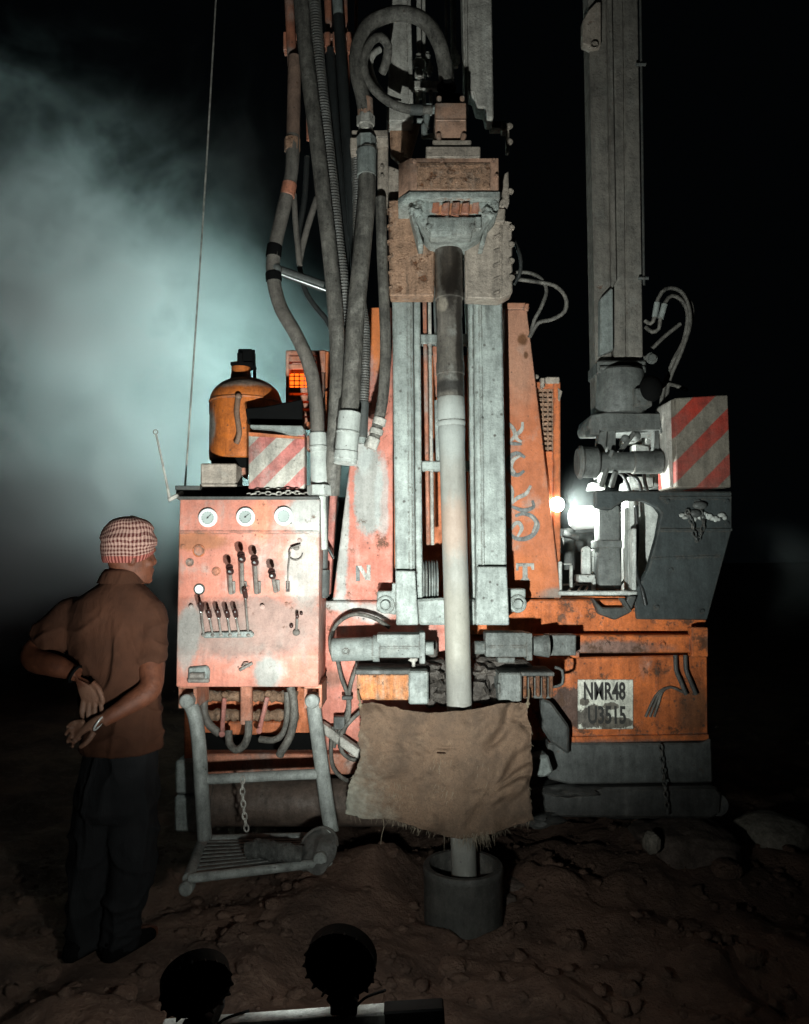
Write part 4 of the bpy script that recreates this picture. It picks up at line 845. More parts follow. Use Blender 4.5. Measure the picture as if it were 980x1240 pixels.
looks = ['brown clod of earth on the ground just beyond the black end of the lamp bar', 'small clod of earth just right of the lamp bar end', 'small clod of earth between the two round work lamps and the step', 'clod of earth by the left edge of the picture beside the man', 'earth clod in the shade in front of the casing pipe', 'earth clod on the dark ground low on the right', 'earth lump under the left corner of the sacking', 'earth clod on the dark right-hand ground below the rock slab', 'earth clod left of the leftmost round lamp', 'tiny clod of earth in front of the step and right of the disc', 'tiny clod of earth on the lit ground between bar and casing', 'earth clod in the dark directly below the big boulder', 'earth clod left of the casing pipe']
for (x, y, r), lab in zip(spots_, looks):
    Y = onground(x, y, 0); p = P(x, y, Y); rock('earth_clod', (p.x, p.y, gz(p.x, p.y) + r * .25), r, r * .9, r * .6, x * .01, m_dirt, lab, 'clod')['group'] = 'clods of earth on the ground'

random.seed(33); b = MB()
for k in range(1500):
    x = random.uniform(-1.9, 2.2); y = 1.75 + 2.3 * random.random() ** 1.1
    if math.hypot(x - .26, y - 3.2) < .2 or math.hypot(x + 1.1, y - 2.95) < .18: continue
    r = .006 + .022 * random.random() ** 3; z = gz(x, y)
    b.lump((x, y, z + r * .3), r * random.uniform(.8, 1.4), r * random.uniform(.8, 1.3), r * random.uniform(.5, .9), k * 1.3, .6, 1 if r < .012 else 2)
tag(b.build('rubble', m_dirt, sharp=180), kind='stuff')

# ------------------------------------------------------------------ drill pipe, casing
dp = empty('drill_pipe', P(563, 1075, 3.2), 'pale dusty drill pipe running down from the head through the sacking into the casing', 'drill pipe')
A = P(543, 284, 3.2); Bm = P(546, 482, 3.2); E = P(563, 1085, 3.2)
m_pipe = grime('dusty_drill_pipe', (.24, .23, .205), dust=.5, rust=.12, dark=.15, dcol=(.31, .305, .275), streak=.9, spots=.1, bstr=.2, grunge=.3, origin=dp.location, blobs=[bl(551, 640, 3.2, 30, 34, (.38, .27, .21), .5, .7), bl(545, 520, 3.2, 30, 40, (.32, .34, .32), .4, .8), bl(556, 760, 3.2, 30, 50, (.32, .30, .25), .4, .6)])
m_sub = grime('oily_tool_joint', (.15, .13, .11), dust=.3, rust=.35, dark=.4, streak=.2, origin=dp.location, spots=.5, rough=.55, dcol=(.30, .315, .295), rcol=(.07, .035, .02), blobs=[bl(546, 330, 3.2, 12, 48, (.022, .015, .011), .3, .97), bl(556, 420, 3.2, 5, 90, (.03, .024, .02), .3, .9), bl(540, 310, 3.2, 6, 30, (.10, .08, .065), .4, .6), bl(546, 470, 3.2, 26, 8, (.03, .028, .026), .35, .85), bl(535, 372, 3.2, 6, 8, (.30, .26, .21), .3)])
r = M(1, 3.2)
b = MB(); b.lathe(A, Bm, [(0, 17 * r), (.36, 17 * r), (.365, 17.6 * r), (.40, 17.6 * r), (.405, 16 * r), (.50, 16 * r), (.52, 15.2 * r), (.66, 16 * r), (.78, 16.6 * r), (.79, 17.4 * r), (.86, 17.4 * r), (.865, 16.6 * r), (1, 17 * r)], 40); b.build('tool_joint', m_sub, dp)
b = MB(); b.lathe(Bm, E, [(0, 16.4 * r), (.004, 17 * r), (.045, 17 * r), (.048, 16 * r), (.05, 17.2 * r), (.056, 17.2 * r), (.06, 16.2 * r), (.066, 17 * r), (.085, 16.2 * r), (.10, 15.6 * r), (.5, 15.3 * r), (1, 14.8 * r)], 40); b.build('pipe', m_pipe, dp)
b = MB(); c = P(561, 1046, 3.2); top = Vector((c.x, c.y, c.z)); bot = Vector((c.x, c.y, -.2)); R0 = M(46.5, 3.2)
m_casing = grime('casing_steel', (.085, .082, .075), dust=.35, rust=.25, dark=.3, dcol=(.20, .185, .16), spots=.2, rough=.75)
b.lathe(bot, top, [(0, R0 * .98), (.93, R0), (.94, R0 * 1.015), (.985, R0 * 1.01), (1, R0 * .985), (1, R0 * .86), (.97, R0 * .84), (.5, R0 * .83), (.1, R0 * .83)], 56)
tag(b.build('casing_pipe', m_casing, None, (c.x, c.y, 0)), 'short wide black casing pipe standing in the ground round the drill pipe', 'casing')

# ------------------------------------------------------------------ sacking
t = NT('burlap'); v = t.coord(); ws = t.n('ShaderNodeTexWave'); t.l(v, ws.inputs[0]); ws.bands_direction = 'X'; ws.inputs['Scale'].default_value = 95; ws.inputs['Distortion'].default_value = 2.5; ws.inputs['Detail'].default_value = 3
wz = t.n('ShaderNodeTexWave'); t.l(v, wz.inputs[0]); wz.bands_direction = 'Z'; wz.inputs['Scale'].default_value = 95; wz.inputs['Distortion'].default_value = 2.5; wz.inputs['Detail'].default_value = 3
wv = t.noise(v, 210, 3, .8); n1 = t.noise(v, 5, 9, .66); n2 = t.noise(v, 26, 8, .7); n3 = t.noise(v, 120, 4, .7)
col = t.mix(t.ramp(n1, .35, .68), (.165, .105, .070), (.095, .065, .047)); col = t.mix(t.math('MULTIPLY', t.ramp(n2, .5, .75), .5), col, (.22, .15, .10)); col = t.mix(t.math('MULTIPLY', t.ramp(n3, .5, .7), .45), col, (.075, .053, .042)); col = t.mix(t.math('MULTIPLY', t.ramp(wv, .5, .36), .5), col, (.06, .042, .032))
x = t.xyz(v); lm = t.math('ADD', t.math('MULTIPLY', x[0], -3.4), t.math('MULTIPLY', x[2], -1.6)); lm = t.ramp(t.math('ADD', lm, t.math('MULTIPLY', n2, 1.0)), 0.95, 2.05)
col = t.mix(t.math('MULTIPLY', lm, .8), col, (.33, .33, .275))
h = t.math('ADD', t.math('MULTIPLY', wv, .3), t.math('ADD', t.math('MULTIPLY', n2, .9), t.math('MULTIPLY', n3, .4))); t.bsdf(col, .95, 0, h, .8, .012, .1); m_burlap = t.m
top_e = [(435, 853), (452, 851), (475, 856), (500, 861), (525, 863), (552, 861), (580, 858), (606, 852), (625, 851), (640, 852)]
bot_e = [(419, 985), (440, 991), (470, 992), (500, 1000), (525, 1008), (550, 1015), (578, 1013), (600, 1008), (625, 999), (646, 993)]
lef = [(435, 853), (437, 875), (434, 895), (437, 915), (430, 935), (423, 950), (420, 968), (419, 985)]; rig_e = [(640, 852), (639, 868), (644, 885), (643, 905), (645, 930), (641, 950), (643, 972), (646, 993)]
def along(L, u):
    n = len(L); q = u * (n - 1); i = min(int(q), n - 2); f = q - i; g = lambda k: L[max(0, min(n - 1, k))]
    return tuple(0.5 * (2 * g(i)[k] + (g(i + 1)[k] - g(i - 1)[k]) * f + (2 * g(i - 1)[k] - 5 * g(i)[k] + 4 * g(i + 1)[k] - g(i + 2)[k]) * f * f + (3 * g(i)[k] - g(i - 1)[k] - 3 * g(i + 1)[k] + g(i + 2)[k]) * f ** 3) for k in (0, 1))
def sack_pt(u, v):
    T, Bq, L, Rr = along(top_e, u), along(bot_e, u), along(lef, v), along(rig_e, v)
    x = (1 - v) * T[0] + v * Bq[0] + (1 - u) * L[0] + u * Rr[0] - ((1 - u) * (1 - v) * 435 + u * (1 - v) * 640 + (1 - u) * v * 419 + u * v * 646)
    y = (1 - v) * T[1] + v * Bq[1] + (1 - u) * L[1] + u * Rr[1] - ((1 - u) * (1 - v) * 853 + u * (1 - v) * 852 + (1 - u) * v * 985 + u * v * 993)
    e = min(u, 1 - u, v, 1 - v)
    if e < .08: k = (1 - e / .08); x += k * 1.6 * noise.noise(Vector((u * 23, v * 23, 1))); y += k * 1.6 * noise.noise(Vector((u * 23, v * 23, 5)))
    w = noise.noise(Vector((u * 2.3, v * 1.8, 2))); w2 = noise.noise(Vector((u * 7 + v * 3, v * 5, 6))); w3 = noise.noise(Vector((u * 22, v * 20, 9)))
    Y = 3.105 + .040 * w + .026 * w2 + .007 * w3 - .035 * math.exp(-((u - .6) / .16) ** 2) + .05 * abs(u - .5) ** 2 - .03 * v * math.exp(-(u / .18) ** 2) + .010 * v * math.sin(u * 31 + 5 * w) + .012 * math.sin((u * 9 - v * 7) + 6 * w2) * math.exp(-((u - .85) / .2) ** 2) + .014 * math.sin((u * 11 + v * 9) + 5 * w) * math.exp(-((u - .2) / .2) ** 2) + .02 * math.exp(-((v) / .08) ** 2)
    Y -= .02 * math.exp(-(((u - .47) / .06) ** 2 + ((v - .42) / .10) ** 2)) + .012 * math.exp(-(((u - .5) / .05) ** 2 + ((v - .3) / .015) ** 2)) * -1
    return P(x, y, Y)
b = MB(); NU, NV = 130, 84
b.raw([sack_pt(i / NU, j / NV) for j in range(NV + 1) for i in range(NU + 1)], [[j * (NU + 1) + i, j * (NU + 1) + i + 1, (j + 1) * (NU + 1) + i + 1, (j + 1) * (NU + 1) + i] for j in range(NV) for i in range(NU) if not (58 <= i <= 63 and j == 28)])
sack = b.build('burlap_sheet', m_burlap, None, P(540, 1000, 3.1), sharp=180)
tag(sack, 'ragged brown burlap sack sheet hanging from the clamp jaws in front of the drill pipe', 'sacking')
mod = sack.modifiers.new('thick', 'SOLIDIFY'); mod.thickness = .005; mod.offset = 0
random.seed(8); b = MB()
def thread(u, v, L, sp=.3, r=.0007, dy=-.006):
    p = sack_pt(u, v) + Vector((0, dy, 0)); d = Vector((random.uniform(-sp, sp), random.uniform(-.25, .05), -1)).normalized(); c = Vector((random.uniform(-1, 1), 0, 0)) * L * .3
    b.sweep([p, p + d * L * .5 + c * .5, p + d * L + c], [r, r * .9, r * .5], 4)
for _ in range(80): thread(random.random(), 1, random.uniform(.006, .03), .5)
for _ in range(60): thread(random.gauss(.68, .06), min(1, random.uniform(.95, 1)), random.uniform(.02, .06), .2, .0009)
for _ in range(26): thread(random.gauss(.30, .04), .995, random.uniform(.01, .03), .4)
for cu, cv, n in ((.5, .62, 15), (.47, .42, 11), (.24, .66, 10), (.66, .5, 6), (.3, .75, 8), (.2, .82, 6)):
    for _ in range(n): thread(random.gauss(cu, .03), random.gauss(cv, .045), random.uniform(.01, .032), .35, .0008)
for _ in range(40):
    v_ = random.random(); thread(random.choice((0.0, 1.0)), v_, random.uniform(.004, .014), 1.2)
p = sack_pt(.2, .99); b.sweep(smooth([p, p + Vector((.004, -.01, -.03)), p + Vector((-.004, -.01, -.06)), p + Vector((-.01, 0, -.105))], .01), .0015, 5)
bt = MB()
for u_ in (.02, .98):
    q = sack_pt(u_, .015); k = Vector((-.012 if u_ < .5 else .012, .03, .055)); bt.sweep(smooth([q + Vector((0, -.008, -.012)), q + Vector((0, -.012, .012)), q + k * .6 + Vector((0, -.012, 0)), q + k], .006), .0045, 7); bt.ball(q + Vector((0, -.010, .004)), .010, .009, .008, 10, 6)
    bt.build('rope_tie', plain('jute_rope', (.17, .13, .085), .9), sack); bt = MB()
b.build('fringe', plain('burlap_thread', (.20, .16, .115), .9), sack)

# ------------------------------------------------------------------ operator step
st = empty('operator_step', P(320, 1040, 3.0), 'grey tubular operator step with slatted footplate hung below the control panel', 'step')
m_tube = grime('step_tube_paint', (.22, .23, .215), dust=.45, rust=.12, dark=.3, dcol=(.28, .29, .27), spots=.5)
for pts in ([(228, 848, 3.14), (236, 866, 3.13), (241, 900, 3.12), (244, 950, 3.10), (248, 1016, 3.10)], [(379, 848, 3.14), (383, 880, 3.13), (390, 930, 3.12), (397, 980, 3.10), (402, 1008, 3.08)]):
    b = MB(); b.hose(pts, 8.6); c = P(pts[0][0], pts[0][1], 3.11); b.cyl(c + Vector((0, .04, 0)), c + Vector((0, -.03, 0)), M(8.5, 3.1), n=22, bev=.004); b.build('side_tube', m_tube, st)
b = MB(); b.hose([(246, 944, 3.11), (320, 940, 3.11), (388, 937, 3.12)], 6); b.build('cross_tube', m_tube, st)
zb = P(240, 1068, 2.80).z
def onz(px, py, z):
    th = math.atan((CY - py) / F); d = P(px, py, 1.0) - Vector((0, 0, CAMZ)); k = (z - CAMZ) / d.z; return Vector((0, 0, CAMZ)) + d * k
FL, FR_, BR, BL = onz(228, 1064, zb), onz(398, 1044, zb), onz(402, 1012, zb), onz(246, 1016, zb)
b = MB(); b.sweep([FL, FR_], M(5.5, 2.8), 14); b.sweep([FL, BL], M(6.5, 2.9), 14); b.sweep([FR_, BR], M(5, 2.9), 14); b.sweep([BL, BR], M(5, 3.0), 12)
for c, rr in ((FL + Vector((-.002, -.01, -.028)), .026), (FR_ + Vector((-.03, -.01, .018)), .028)): b.cyl(c + Vector((0, .03, 0)), c + Vector((0, -.02, 0)), rr, n=22, bev=.005)
b.build('footplate_frame', m_tube, st)
m_slat = grime('worn_slat_steel', (.17, .175, .165), dust=.35, rust=.2, dark=.4, dcol=(.27, .28, .26))
for k in range(9):
    t0 = .07 + k * .105; a_ = BL.lerp(FL, t0); e_ = BR.lerp(FR_, min(1, t0 * .75 + .08)); b = MB(); b.beam(a_, e_, .016, .006, .001); b.build('slat', m_slat, st)
# objects lying on the footplate
b = MB(); c = onz(332, 1032, zb + .035); pts = [c + Vector((-.105, .02, .0)), c + Vector((-.06, .012, .008)), c + Vector((0, 0, .004)), c + Vector((.06, -.01, -.002)), c + Vector((.115, -.015, -.006))]
b.sweep(smooth(pts, .008), [.036 + .006 * noise.noise(Vector((i * .4, 2, 0))) for i in range(len(smooth(pts, .008)))], 20)
o = b.build('rag_roll', grime('oily_cloth', (.10, .10, .092), dust=.4, rust=.1, dark=.4, dcol=(.2, .2, .185), bstr=1.5, scale=2, rough=.95), None, c - Vector((0, 0, .035)))
tag(o, 'grimy grey rolled rag lying on the slats of the operator step', 'rag')
tx = bpy.data.textures.new('cloth_lumps', 'CLOUDS'); tx.noise_scale = .03; md = o.modifiers.new('lump', 'DISPLACE'); md.texture = tx; md.strength = .022
ds = empty('guard_disc', onz(385, 1050, zb), 'dirty dented round metal guard leaning at the right end of the step', 'disc')
m_disc = grime('scuffed_disc_steel', (.09, .085, .078), dust=.35, rust=.3, dark=.35, dcol=(.15, .145, .13), bstr=.8)
c = P(385, 1031, 3.0); ax = Vector((-.25, -.75, .75)).normalized(); e1 = ax.cross(Vector((0, 0, 1))).normalized(); e2 = e1.cross(ax); N = 40; vs = []; rn = 9
for q in range(2):
    for k in range(rn):
        for j in range(N):
            th = 2 * math.pi * j / N; rr = .080 * (1 + .24 * noise.noise(Vector((math.cos(th) * 1.6, math.sin(th) * 1.6, 4)))) * (1 - .35 * math.exp(-((th - 6.0) / .35) ** 2)) * (k / (rn - 1) * .985 + .015)
            f = .016 * noise.noise(Vector((math.cos(th) * k * .25, math.sin(th) * k * .25, 7))) + .022 * (1 - (k / (rn - 1)) ** 2) - q * .006
            vs.append(c + e1 * rr * math.cos(th) + e2 * rr * math.sin(th) * 1.18 + ax * f)
idx = lambda q, k, j: (q * rn + k) * N + j % N; fs = []
for q in range(2):
    for k in range(rn - 1):
        for j in range(N): fs.append([idx(q, k, j), idx(q, k, j + 1), idx(q, k + 1, j + 1), idx(q, k + 1, j)])
for j in range(N): fs.append([idx(0, rn - 1, j), idx(0, rn - 1, j + 1), idx(1, rn - 1, j + 1), idx(1, rn - 1, j)])
b = MB(); b.raw(vs, fs); b.build('disc_plate', m_disc, ds, recalc=True)
b = MB(); pts = [c + e1 * .080 * math.cos(t_) + e2 * .080 * 1.18 * math.sin(t_) + ax * .004 for t_ in [.3 + k * .28 for k in range(10)]]; b.sweep(smooth(pts, .01), .006, 8); b.build('rim', m_disc, ds)
# chain
b = MB(); b.chain([P(294, 941, 3.09), P(294, 962, 3.085), P(296, 985, 3.085), P(299, 1006, 3.085)], .03, .0035, .009)
tag(b.build('hanging_chain', m_mast, None, P(299, 1006, 3.085)), 'short rusty chain hanging from the cross tube of the step', 'chain')

b = MB(); b.chain([P(800, 902, 3.42), P(803, 930, 3.41), P(806, 958, 3.375), P(809, 985, 3.375)], .03, .0035, .009)
tag(b.build('hanging_chain', m_dgrey, None, P(806, 985, 3.38)), 'dark chain hanging over the black base beam under the number plate panel', 'chain')
# ------------------------------------------------------------------ gas cylinder
gc = empty('gas_cylinder', P(297, 545, 3.53), 'battered orange gas cylinder standing behind the striped box on the rig', 'gas cylinder')
Y = 3.53; c = P(297, 560, Y); zt = P(297, 458, Y).z; zb2 = c.z; R = M(43, Y)
m_gas = grime('gas_cylinder_paint', (.52, .125, .010), dust=.2, rust=.4, dark=.55, streak=.2, spots=.5, origin=gc.location, blobs=[bl(297, 466, Y, 60, 10, (.28, .25, .21), .3, .8), bl(262, 520, Y, 8, 20, (.25, .25, .22), .3)])
b = MB(); H = zt - zb2; pr = [(0, R * .9), (.02, R * .98), (.08, R), (.72, R)] + [(.72 + .28 * math.sin(a * math.pi / 16), R * math.cos(a * math.pi / 16) * .985 + .015 * R) for a in range(1, 8)] + [(1.0, R * .13)]
b.lathe((c.x, c.y, zb2), (c.x, c.y, zt), pr, 44); b.torus((c.x, c.y, zb2 + H * .70), (0, 0, 1), R, .006, 44, 8); b.build('tank', m_gas, gc)
b = MB(); b.lathe(P(292, 462, Y), P(292, 440, Y), [(0, .052), (.5, .046), (1, .044)], 26); b.build('neck', m_gas, gc)
b = MB(); b.fbox(279, 438, 306, 442, Y - .05, .1, .002); b.fbox(288, 422, 306, 439, Y - .04, .08, .006); b.cyl(P(291, 428, Y - .05), P(291, 440, Y - .05), .014); b.cyl(P(307, 424, Y), P(309, 462, Y), .008); b.build('valve', m_black, gc)
b = MB(); b.hose([(289, 478, 3.355), (287, 500, 3.345), (290, 525, 3.345), (286, 537, 3.345)], 3.4); b.ball(P(289, 480, 3.35), .016); b.build('strap_hook', grime('hook_steel', (.20, .11, .07), dust=.2, rust=.4, dark=.3), gc)
b = MB(); b.fbox(253, 486, 259, 502, 3.46, .06, .004); b.cyl(P(297, 570, 3.53), P(297, 541, 3.53), R * .93, n=30); b.build('foot_ring', m_black, gc)

# steel cable from the mast top down to the panel's corner
b = MB(); b.sweep(smooth([P(265, -60, 3.9), P(250, 200, 3.75), P(237, 400, 3.6), P(224, 592, 3.45)], .05), .0048, 8)
tag(b.build('steel_cable', m_mast, None, P(224, 592, 3.45)), 'thin taut steel cable running up into the smoke left of the hoses', 'cable')

# ------------------------------------------------------------------ foreground work lights
wl = empty('work_light_stand', (-.24, 1.36, 0), 'pair of round black work lamps on a bar, seen from behind, shining on the rig', 'work lights')
m_lb = plain('lamp_black', (.006, .006, .006), .7, spec=.12); m_bar = grime('white_bar_paint', (.36, .36, .34), dust=.2, rust=.15, dark=.2)
b = MB(); a0 = P(196, 1249, 1.362); a1 = P(472, 1229, 1.362); a2 = P(538, 1225, 1.362); b.beam(a0, a1, .034, .026, .003); b.build('bar', m_bar, wl)
b = MB(); b.beam(a1 + (a1 - a2).normalized() * .01, a2, .036, .030, .003); b.build('bar_end', m_lb, wl)
for tt in (.12, .88):
    q = a0.lerp(a1, tt); b = MB(); b.cyl((q.x, q.y + .0, q.z - .015), (q.x, q.y, -.05), .016, n=16); b.build('post', m_lb, wl)
LAMPS = []
for (px, py, r_, aim) in ((238, 1196, .058, Vector((-.42, 1, .36))), (412, 1168, .060, Vector((.12, 1, .20)))):
    ax = aim.normalized(); c = P(px, py, 1.30)
    b = MB(); b.lathe(c - ax * .012, c + ax * .022, [(0, r_ * .5), (.05, r_ * .8), (.16, r_ * .94), (.24, r_), (1, r_), (1, r_ * .92), (.93, r_ * .9)], 40)
    sd = ax.cross(Vector((0, 0, 1))).normalized(); upv = sd.cross(ax)
    for k in range(18):
        th = 2 * math.pi * k / 18; d = sd * math.cos(th) + upv * math.sin(th); b.beam(c + d * r_ * .45 - ax * .014, c + d * (r_ * 1.03) - ax * .004, .003, .012, .0005, ax)
    hs = b.build('lamp_housing', m_lb, wl)
    b = MB(); b.cyl(c + ax * .019, c + ax * .0205, r_ * .9, n=32); b.build('lens', emit('lamp_glow', (.94, 1, .95), 30 if px > 300 else 14), hs)
    b = MB(); foot = c + Vector((.004, .015, -r_ - .016)); b.wbox((foot.x - .02, foot.y - .02, foot.z - .006), (foot.x + .025, foot.y + .07, foot.z + .02), .003); b.beam(c - ax * .0 - sd * r_ * .3 + Vector((0, 0, -r_ * .95)), foot, .018, .012, .002); b.build('bracket', m_lb, wl)
    b = MB(); b.sweep(smooth([c - ax * .02 - upv * r_ * .5, c - ax * .04 - upv * r_ * 1.05 + sd * .01, c + Vector((.04, .03, -r_ * 1.2)), c + Vector((.075, .07, -r_ * 1.35))], .01), .0025, 6); b.build('lamp_cable', m_black, wl)
    LAMPS.append((c + ax * .03, ax))

# ------------------------------------------------------------------ flood lamps on the rig
def lamp_unit(name, c, ax, r, label, m_l):
    e = empty(name, c, label, 'floodlight'); ax = ax.normalized()
    b = MB(); b.lathe(c - ax * (.09 if r > .06 else .03), c + ax * .012, [(0, r * .3), (.3, r * .7), (.8, r * 1.05), (1, r * 1.08), (1, r * .95), (.93, r * .93)] if r > .06 else [(0, r * .3), (.5, r * .7), (1, r * .8)], 28); b.beam(c - ax * .05, c - ax * .05 - Vector((0, 0, r + .05)), .03, .02, .002); b.build('lamp_housing', m_lb, e)
    b = MB(); b.ball(c + ax * .004, r * .9, r * .9, r * .9, 20, 12); b.build('lens', m_l, e); return e
cF = P(674, 611, 3.53); lamp_unit('floodlight', cF, Vector((.25, -.4, .0)), M(10, 3.5), 'glaring white floodlight between the orange pillar and the boom jack', emit('flood_glow', (.9, 1, .97), 30))
b = MB(); b.cyl(P(690, 628, 3.78), P(722, 626, 3.78), M(14, 3.78), n=28, bev=.02); b.cyl(P(718, 626, 3.78), P(728, 626, 3.78), M(10, 3.78)); part(b, 'filter_canister', plain('white_canister', (.85, .87, .85), .35))
cR = Vector((.75, 6.0, 2.25)); lamp_unit('floodlight', cR, Vector((-.9, .25, .16)), .075, 'floodlight behind the hoses lighting up the dust cloud', emit('rear_flood_glow', (.88, 1, .96), 25))

cH = P(694, 613, 3.78); b = MB(); b.ball(cH, .36, .30, .36, 20, 12)
t = NT('lamp_flare_volume'); v = t.coord(off=(0, 0, 0)); ln = t.n('ShaderNodeVectorMath', operation='LENGTH'); t.l(v, ln.inputs[0])
vp = t.n('ShaderNodeVolumeScatter'); vp.inputs['Color'].default_value = (.85, .97, .95, 1); t.l(t.math('MULTIPLY', t.math('POWER', t.ramp(ln.outputs['Value'], .29, 0), 1.6), .2), vp.inputs['Density']); t.l(vp.outputs[0], t.out.inputs['Volume'])
tag(b.build('lamp_flare_haze', t.m, None, cH), kind='stuff')  # scatter ball added round the floodlight to give its flare
# ------------------------------------------------------------------ the man
Y0 = 2.93
man = empty('person', (P(140, 1150, Y0).x, Y0, 0), 'man in checked headscarf and brown shirt, hands clasped behind his back', 'person')
t = NT('skin'); v = t.coord(); n = t.noise(v, 30, 6); n2 = t.noise(v, 160, 4)
c_ = t.mix(t.ramp(n, .35, .7), (.115, .037, .018), (.075, .024, .012)); 
for hc_, hr_ in ((P(100, 885, Y0 - .2), .085), (P(110, 850, Y0 - .18), .075)):
    q = t.n('ShaderNodeVectorMath', operation='DISTANCE'); t.l(v, q.inputs[0]); q.inputs[1].default_value = hc_ - Vector(man.location)
    c_ = t.mix(t.math('MULTIPLY', t.ramp(t.math('ADD', q.outputs['Value'], t.math('MULTIPLY', t.math('SUBTRACT', n, .5), .05)), hr_ + .02, hr_ - .03), .5), c_, (.19, .11, .075))
t.bsdf(c_, .62, 0, t.math('ADD', n, t.math('MULTIPLY', n2, .7)), .45, .006, .3); m_skin = t.m
def cloth(name, c1, c2, wsc, sheen=.15):
    t = NT(name); v = t.coord(); n = t.noise(v, 9, 7, .65); n2 = t.noise(v, 240, 3, .7); vs = t.coord(scale=(1, 1, .35)); n3 = t.noise(vs, wsc, 4, .55, .8)
    col = t.mix(t.ramp(n, .3, .7), c1, c2); col = t.mix(t.math('MULTIPLY', n2, .35), col, tuple(k * .5 for k in c1))
    t.bsdf(col, .9, 0, t.math('ADD', n3, t.math('MULTIPLY', n2, .06)), .55, .03, .15, 0); return t.m
m_shirt = cloth('brown_shirt_cloth', (.062, .024, .013), (.040, .016, .009), 9); m_trou = cloth('dark_trouser_cloth', (.016, .016, .017), (.009, .009, .010), 11)
X = Vector((1, 0, 0)); YV = Vector((0, 1, 0))
def sec(px, py, hw, d, Y=Y0, e=2.2, rot=0.0):
    a = Vector((math.cos(rot), math.sin(rot), 0)); return (P(px, py, Y), a, Vector((-a.y, a.x, 0)), M(hw, Y), d, e)
def limb(b, pts, n=18):
    """pts (px,py,Y,radius px)"""
    q = [P(p[0], p[1], p[2]) for p in pts]; C = smooth(q, .015); rs = []
    n_ = len(C)
    # radii resampled at the same parameters
    k = 0; out = []
    for i in range(len(q) - 1):
        m_ = max(2, int((q[i + 1] - q[i]).length / .015))
        for j in range(m_):
            f = j / m_; f = f * f * (3 - 2 * f) ; out.append(M(pts[i][3], pts[i][2]) * (1 - f) + M(pts[i + 1][3], pts[i + 1][2]) * f)
    out.append(M(pts[-1][3], pts[-1][2])); b.sweep(C, out, n)
def remesh(o, vox, sm=4, smf=.5):
    m = o.modifiers.new('union', 'REMESH'); m.mode = 'VOXEL'; m.voxel_size = vox; m.use_smooth_shade = True
    s = o.modifiers.new('smooth', 'SMOOTH'); s.iterations = sm; s.factor = smf
def solid(b, name, mat, parent, loc=None):
    o = b.build(name, mat, parent, sharp=180, recalc=True); return o
# body: head, neck, trunk core, arms, hands, legs in one mesh
b = MB(); HS = .93; hr = math.radians(-58)          # head turned towards the panel: face looks to +x and away
fd = Vector((math.cos(math.radians(35)), math.sin(math.radians(35)), 0)); sd = Vector((-fd.y, fd.x, 0))
hc = P(158, 668, Y0)
def hs(dz, f0, hf, hs_, e=2.1): return (hc + Vector((0, 0, dz)) + fd * f0 * HS, fd, sd, hf * HS, hs_ * HS, e)
b.loft([hs(-.128, .030, .030, .030), hs(-.120, .032, .050, .045), hs(-.095, .022, .072, .056), hs(-.065, .006, .088, .066), hs(-.03, 0, .096, .073), hs(.01, -.002, .098, .076), hs(.05, -.004, .094, .074), hs(.085, -.006, .074, .060), hs(.105, -.006, .040, .035), hs(.112, -.006, .01, .01)], 30)
nose = hc + fd * .091
b.ball(nose + Vector((0, 0, -.042)), .014, .014, .014); b.sweep([nose + Vector((0, 0, .0)) - fd * .012, nose + Vector((0, 0, -.025)) - fd * .002, nose + fd * .004 + Vector((0, 0, -.042))], [.008, .010, .012], 10)
b.ball(hc + fd * .080 + Vector((0, 0, -.072)), .016, .018, .010); b.ball(hc + fd * .077 + Vector((0, 0, -.086)), .015, .016, .009); b.ball(hc + fd * .069 + Vector((0, 0, -.112)), .020, .022, .016)
for s_ in (-1, 1):
    e_ = hc + sd * .069 * s_ + fd * -.012 + Vector((0, 0, -.025)); b.ball(e_, .018, .010, .030); b.ball(hc + fd * .081 + sd * .028 * s_ + Vector((0, 0, .008)), .012, .016, .010); b.ball(hc + fd * .057 + sd * .041 * s_ + Vector((0, 0, -.045)), .024, .02, .02)
b.loft([sec(146, 722, 26, .07), sec(147, 708, 20, .062), sec(150, 695, 18.5, .060), sec(154, 680, 18, .058)], 24)
b.loft([sec(142, 722, 32, .06), sec(138, 738, 48, .085), sec(140, 790, 42, .095), sec(148, 860, 38, .095), sec(150, 920, 38, .10), sec(150, 960, 30, .09)], 24)
for pts in ([(88, 744, Y0, 16), (72, 765, Y0 - .02, 16.5), (50, 782, Y0 - .05, 15.5), (39, 790, Y0 - .08, 13.5), (44, 800, Y0 - .11, 14.5), (66, 806, Y0 - .15, 13.5), (88, 814, Y0 - .17, 9.5), (94, 817, Y0 - .175, 8.8)],
            [(180, 745, Y0 - .01, 17), (182, 775, Y0 - .03, 16.5), (183, 805, Y0 - .06, 15.5), (184, 826, Y0 - .09, 14), (178, 838, Y0 - .11, 14.5), (162, 849, Y0 - .14, 13), (140, 863, Y0 - .175, 10), (124, 873, Y0 - .19, 8.5)]): limb(b, pts)
def finger(pts, r0, r1):
    q = smooth([P(*p) for p in pts], .006); k = len(q); b.sweep(q, [r0 + (r1 - r0) * i / (k - 1) for i in range(k)], 10)
    b.ball(q[-1], r1, None, None, 8, 6); b.ball(q[k // 2], (r0 + r1) * .53, None, None, 8, 6)
Yh = Y0 - .195
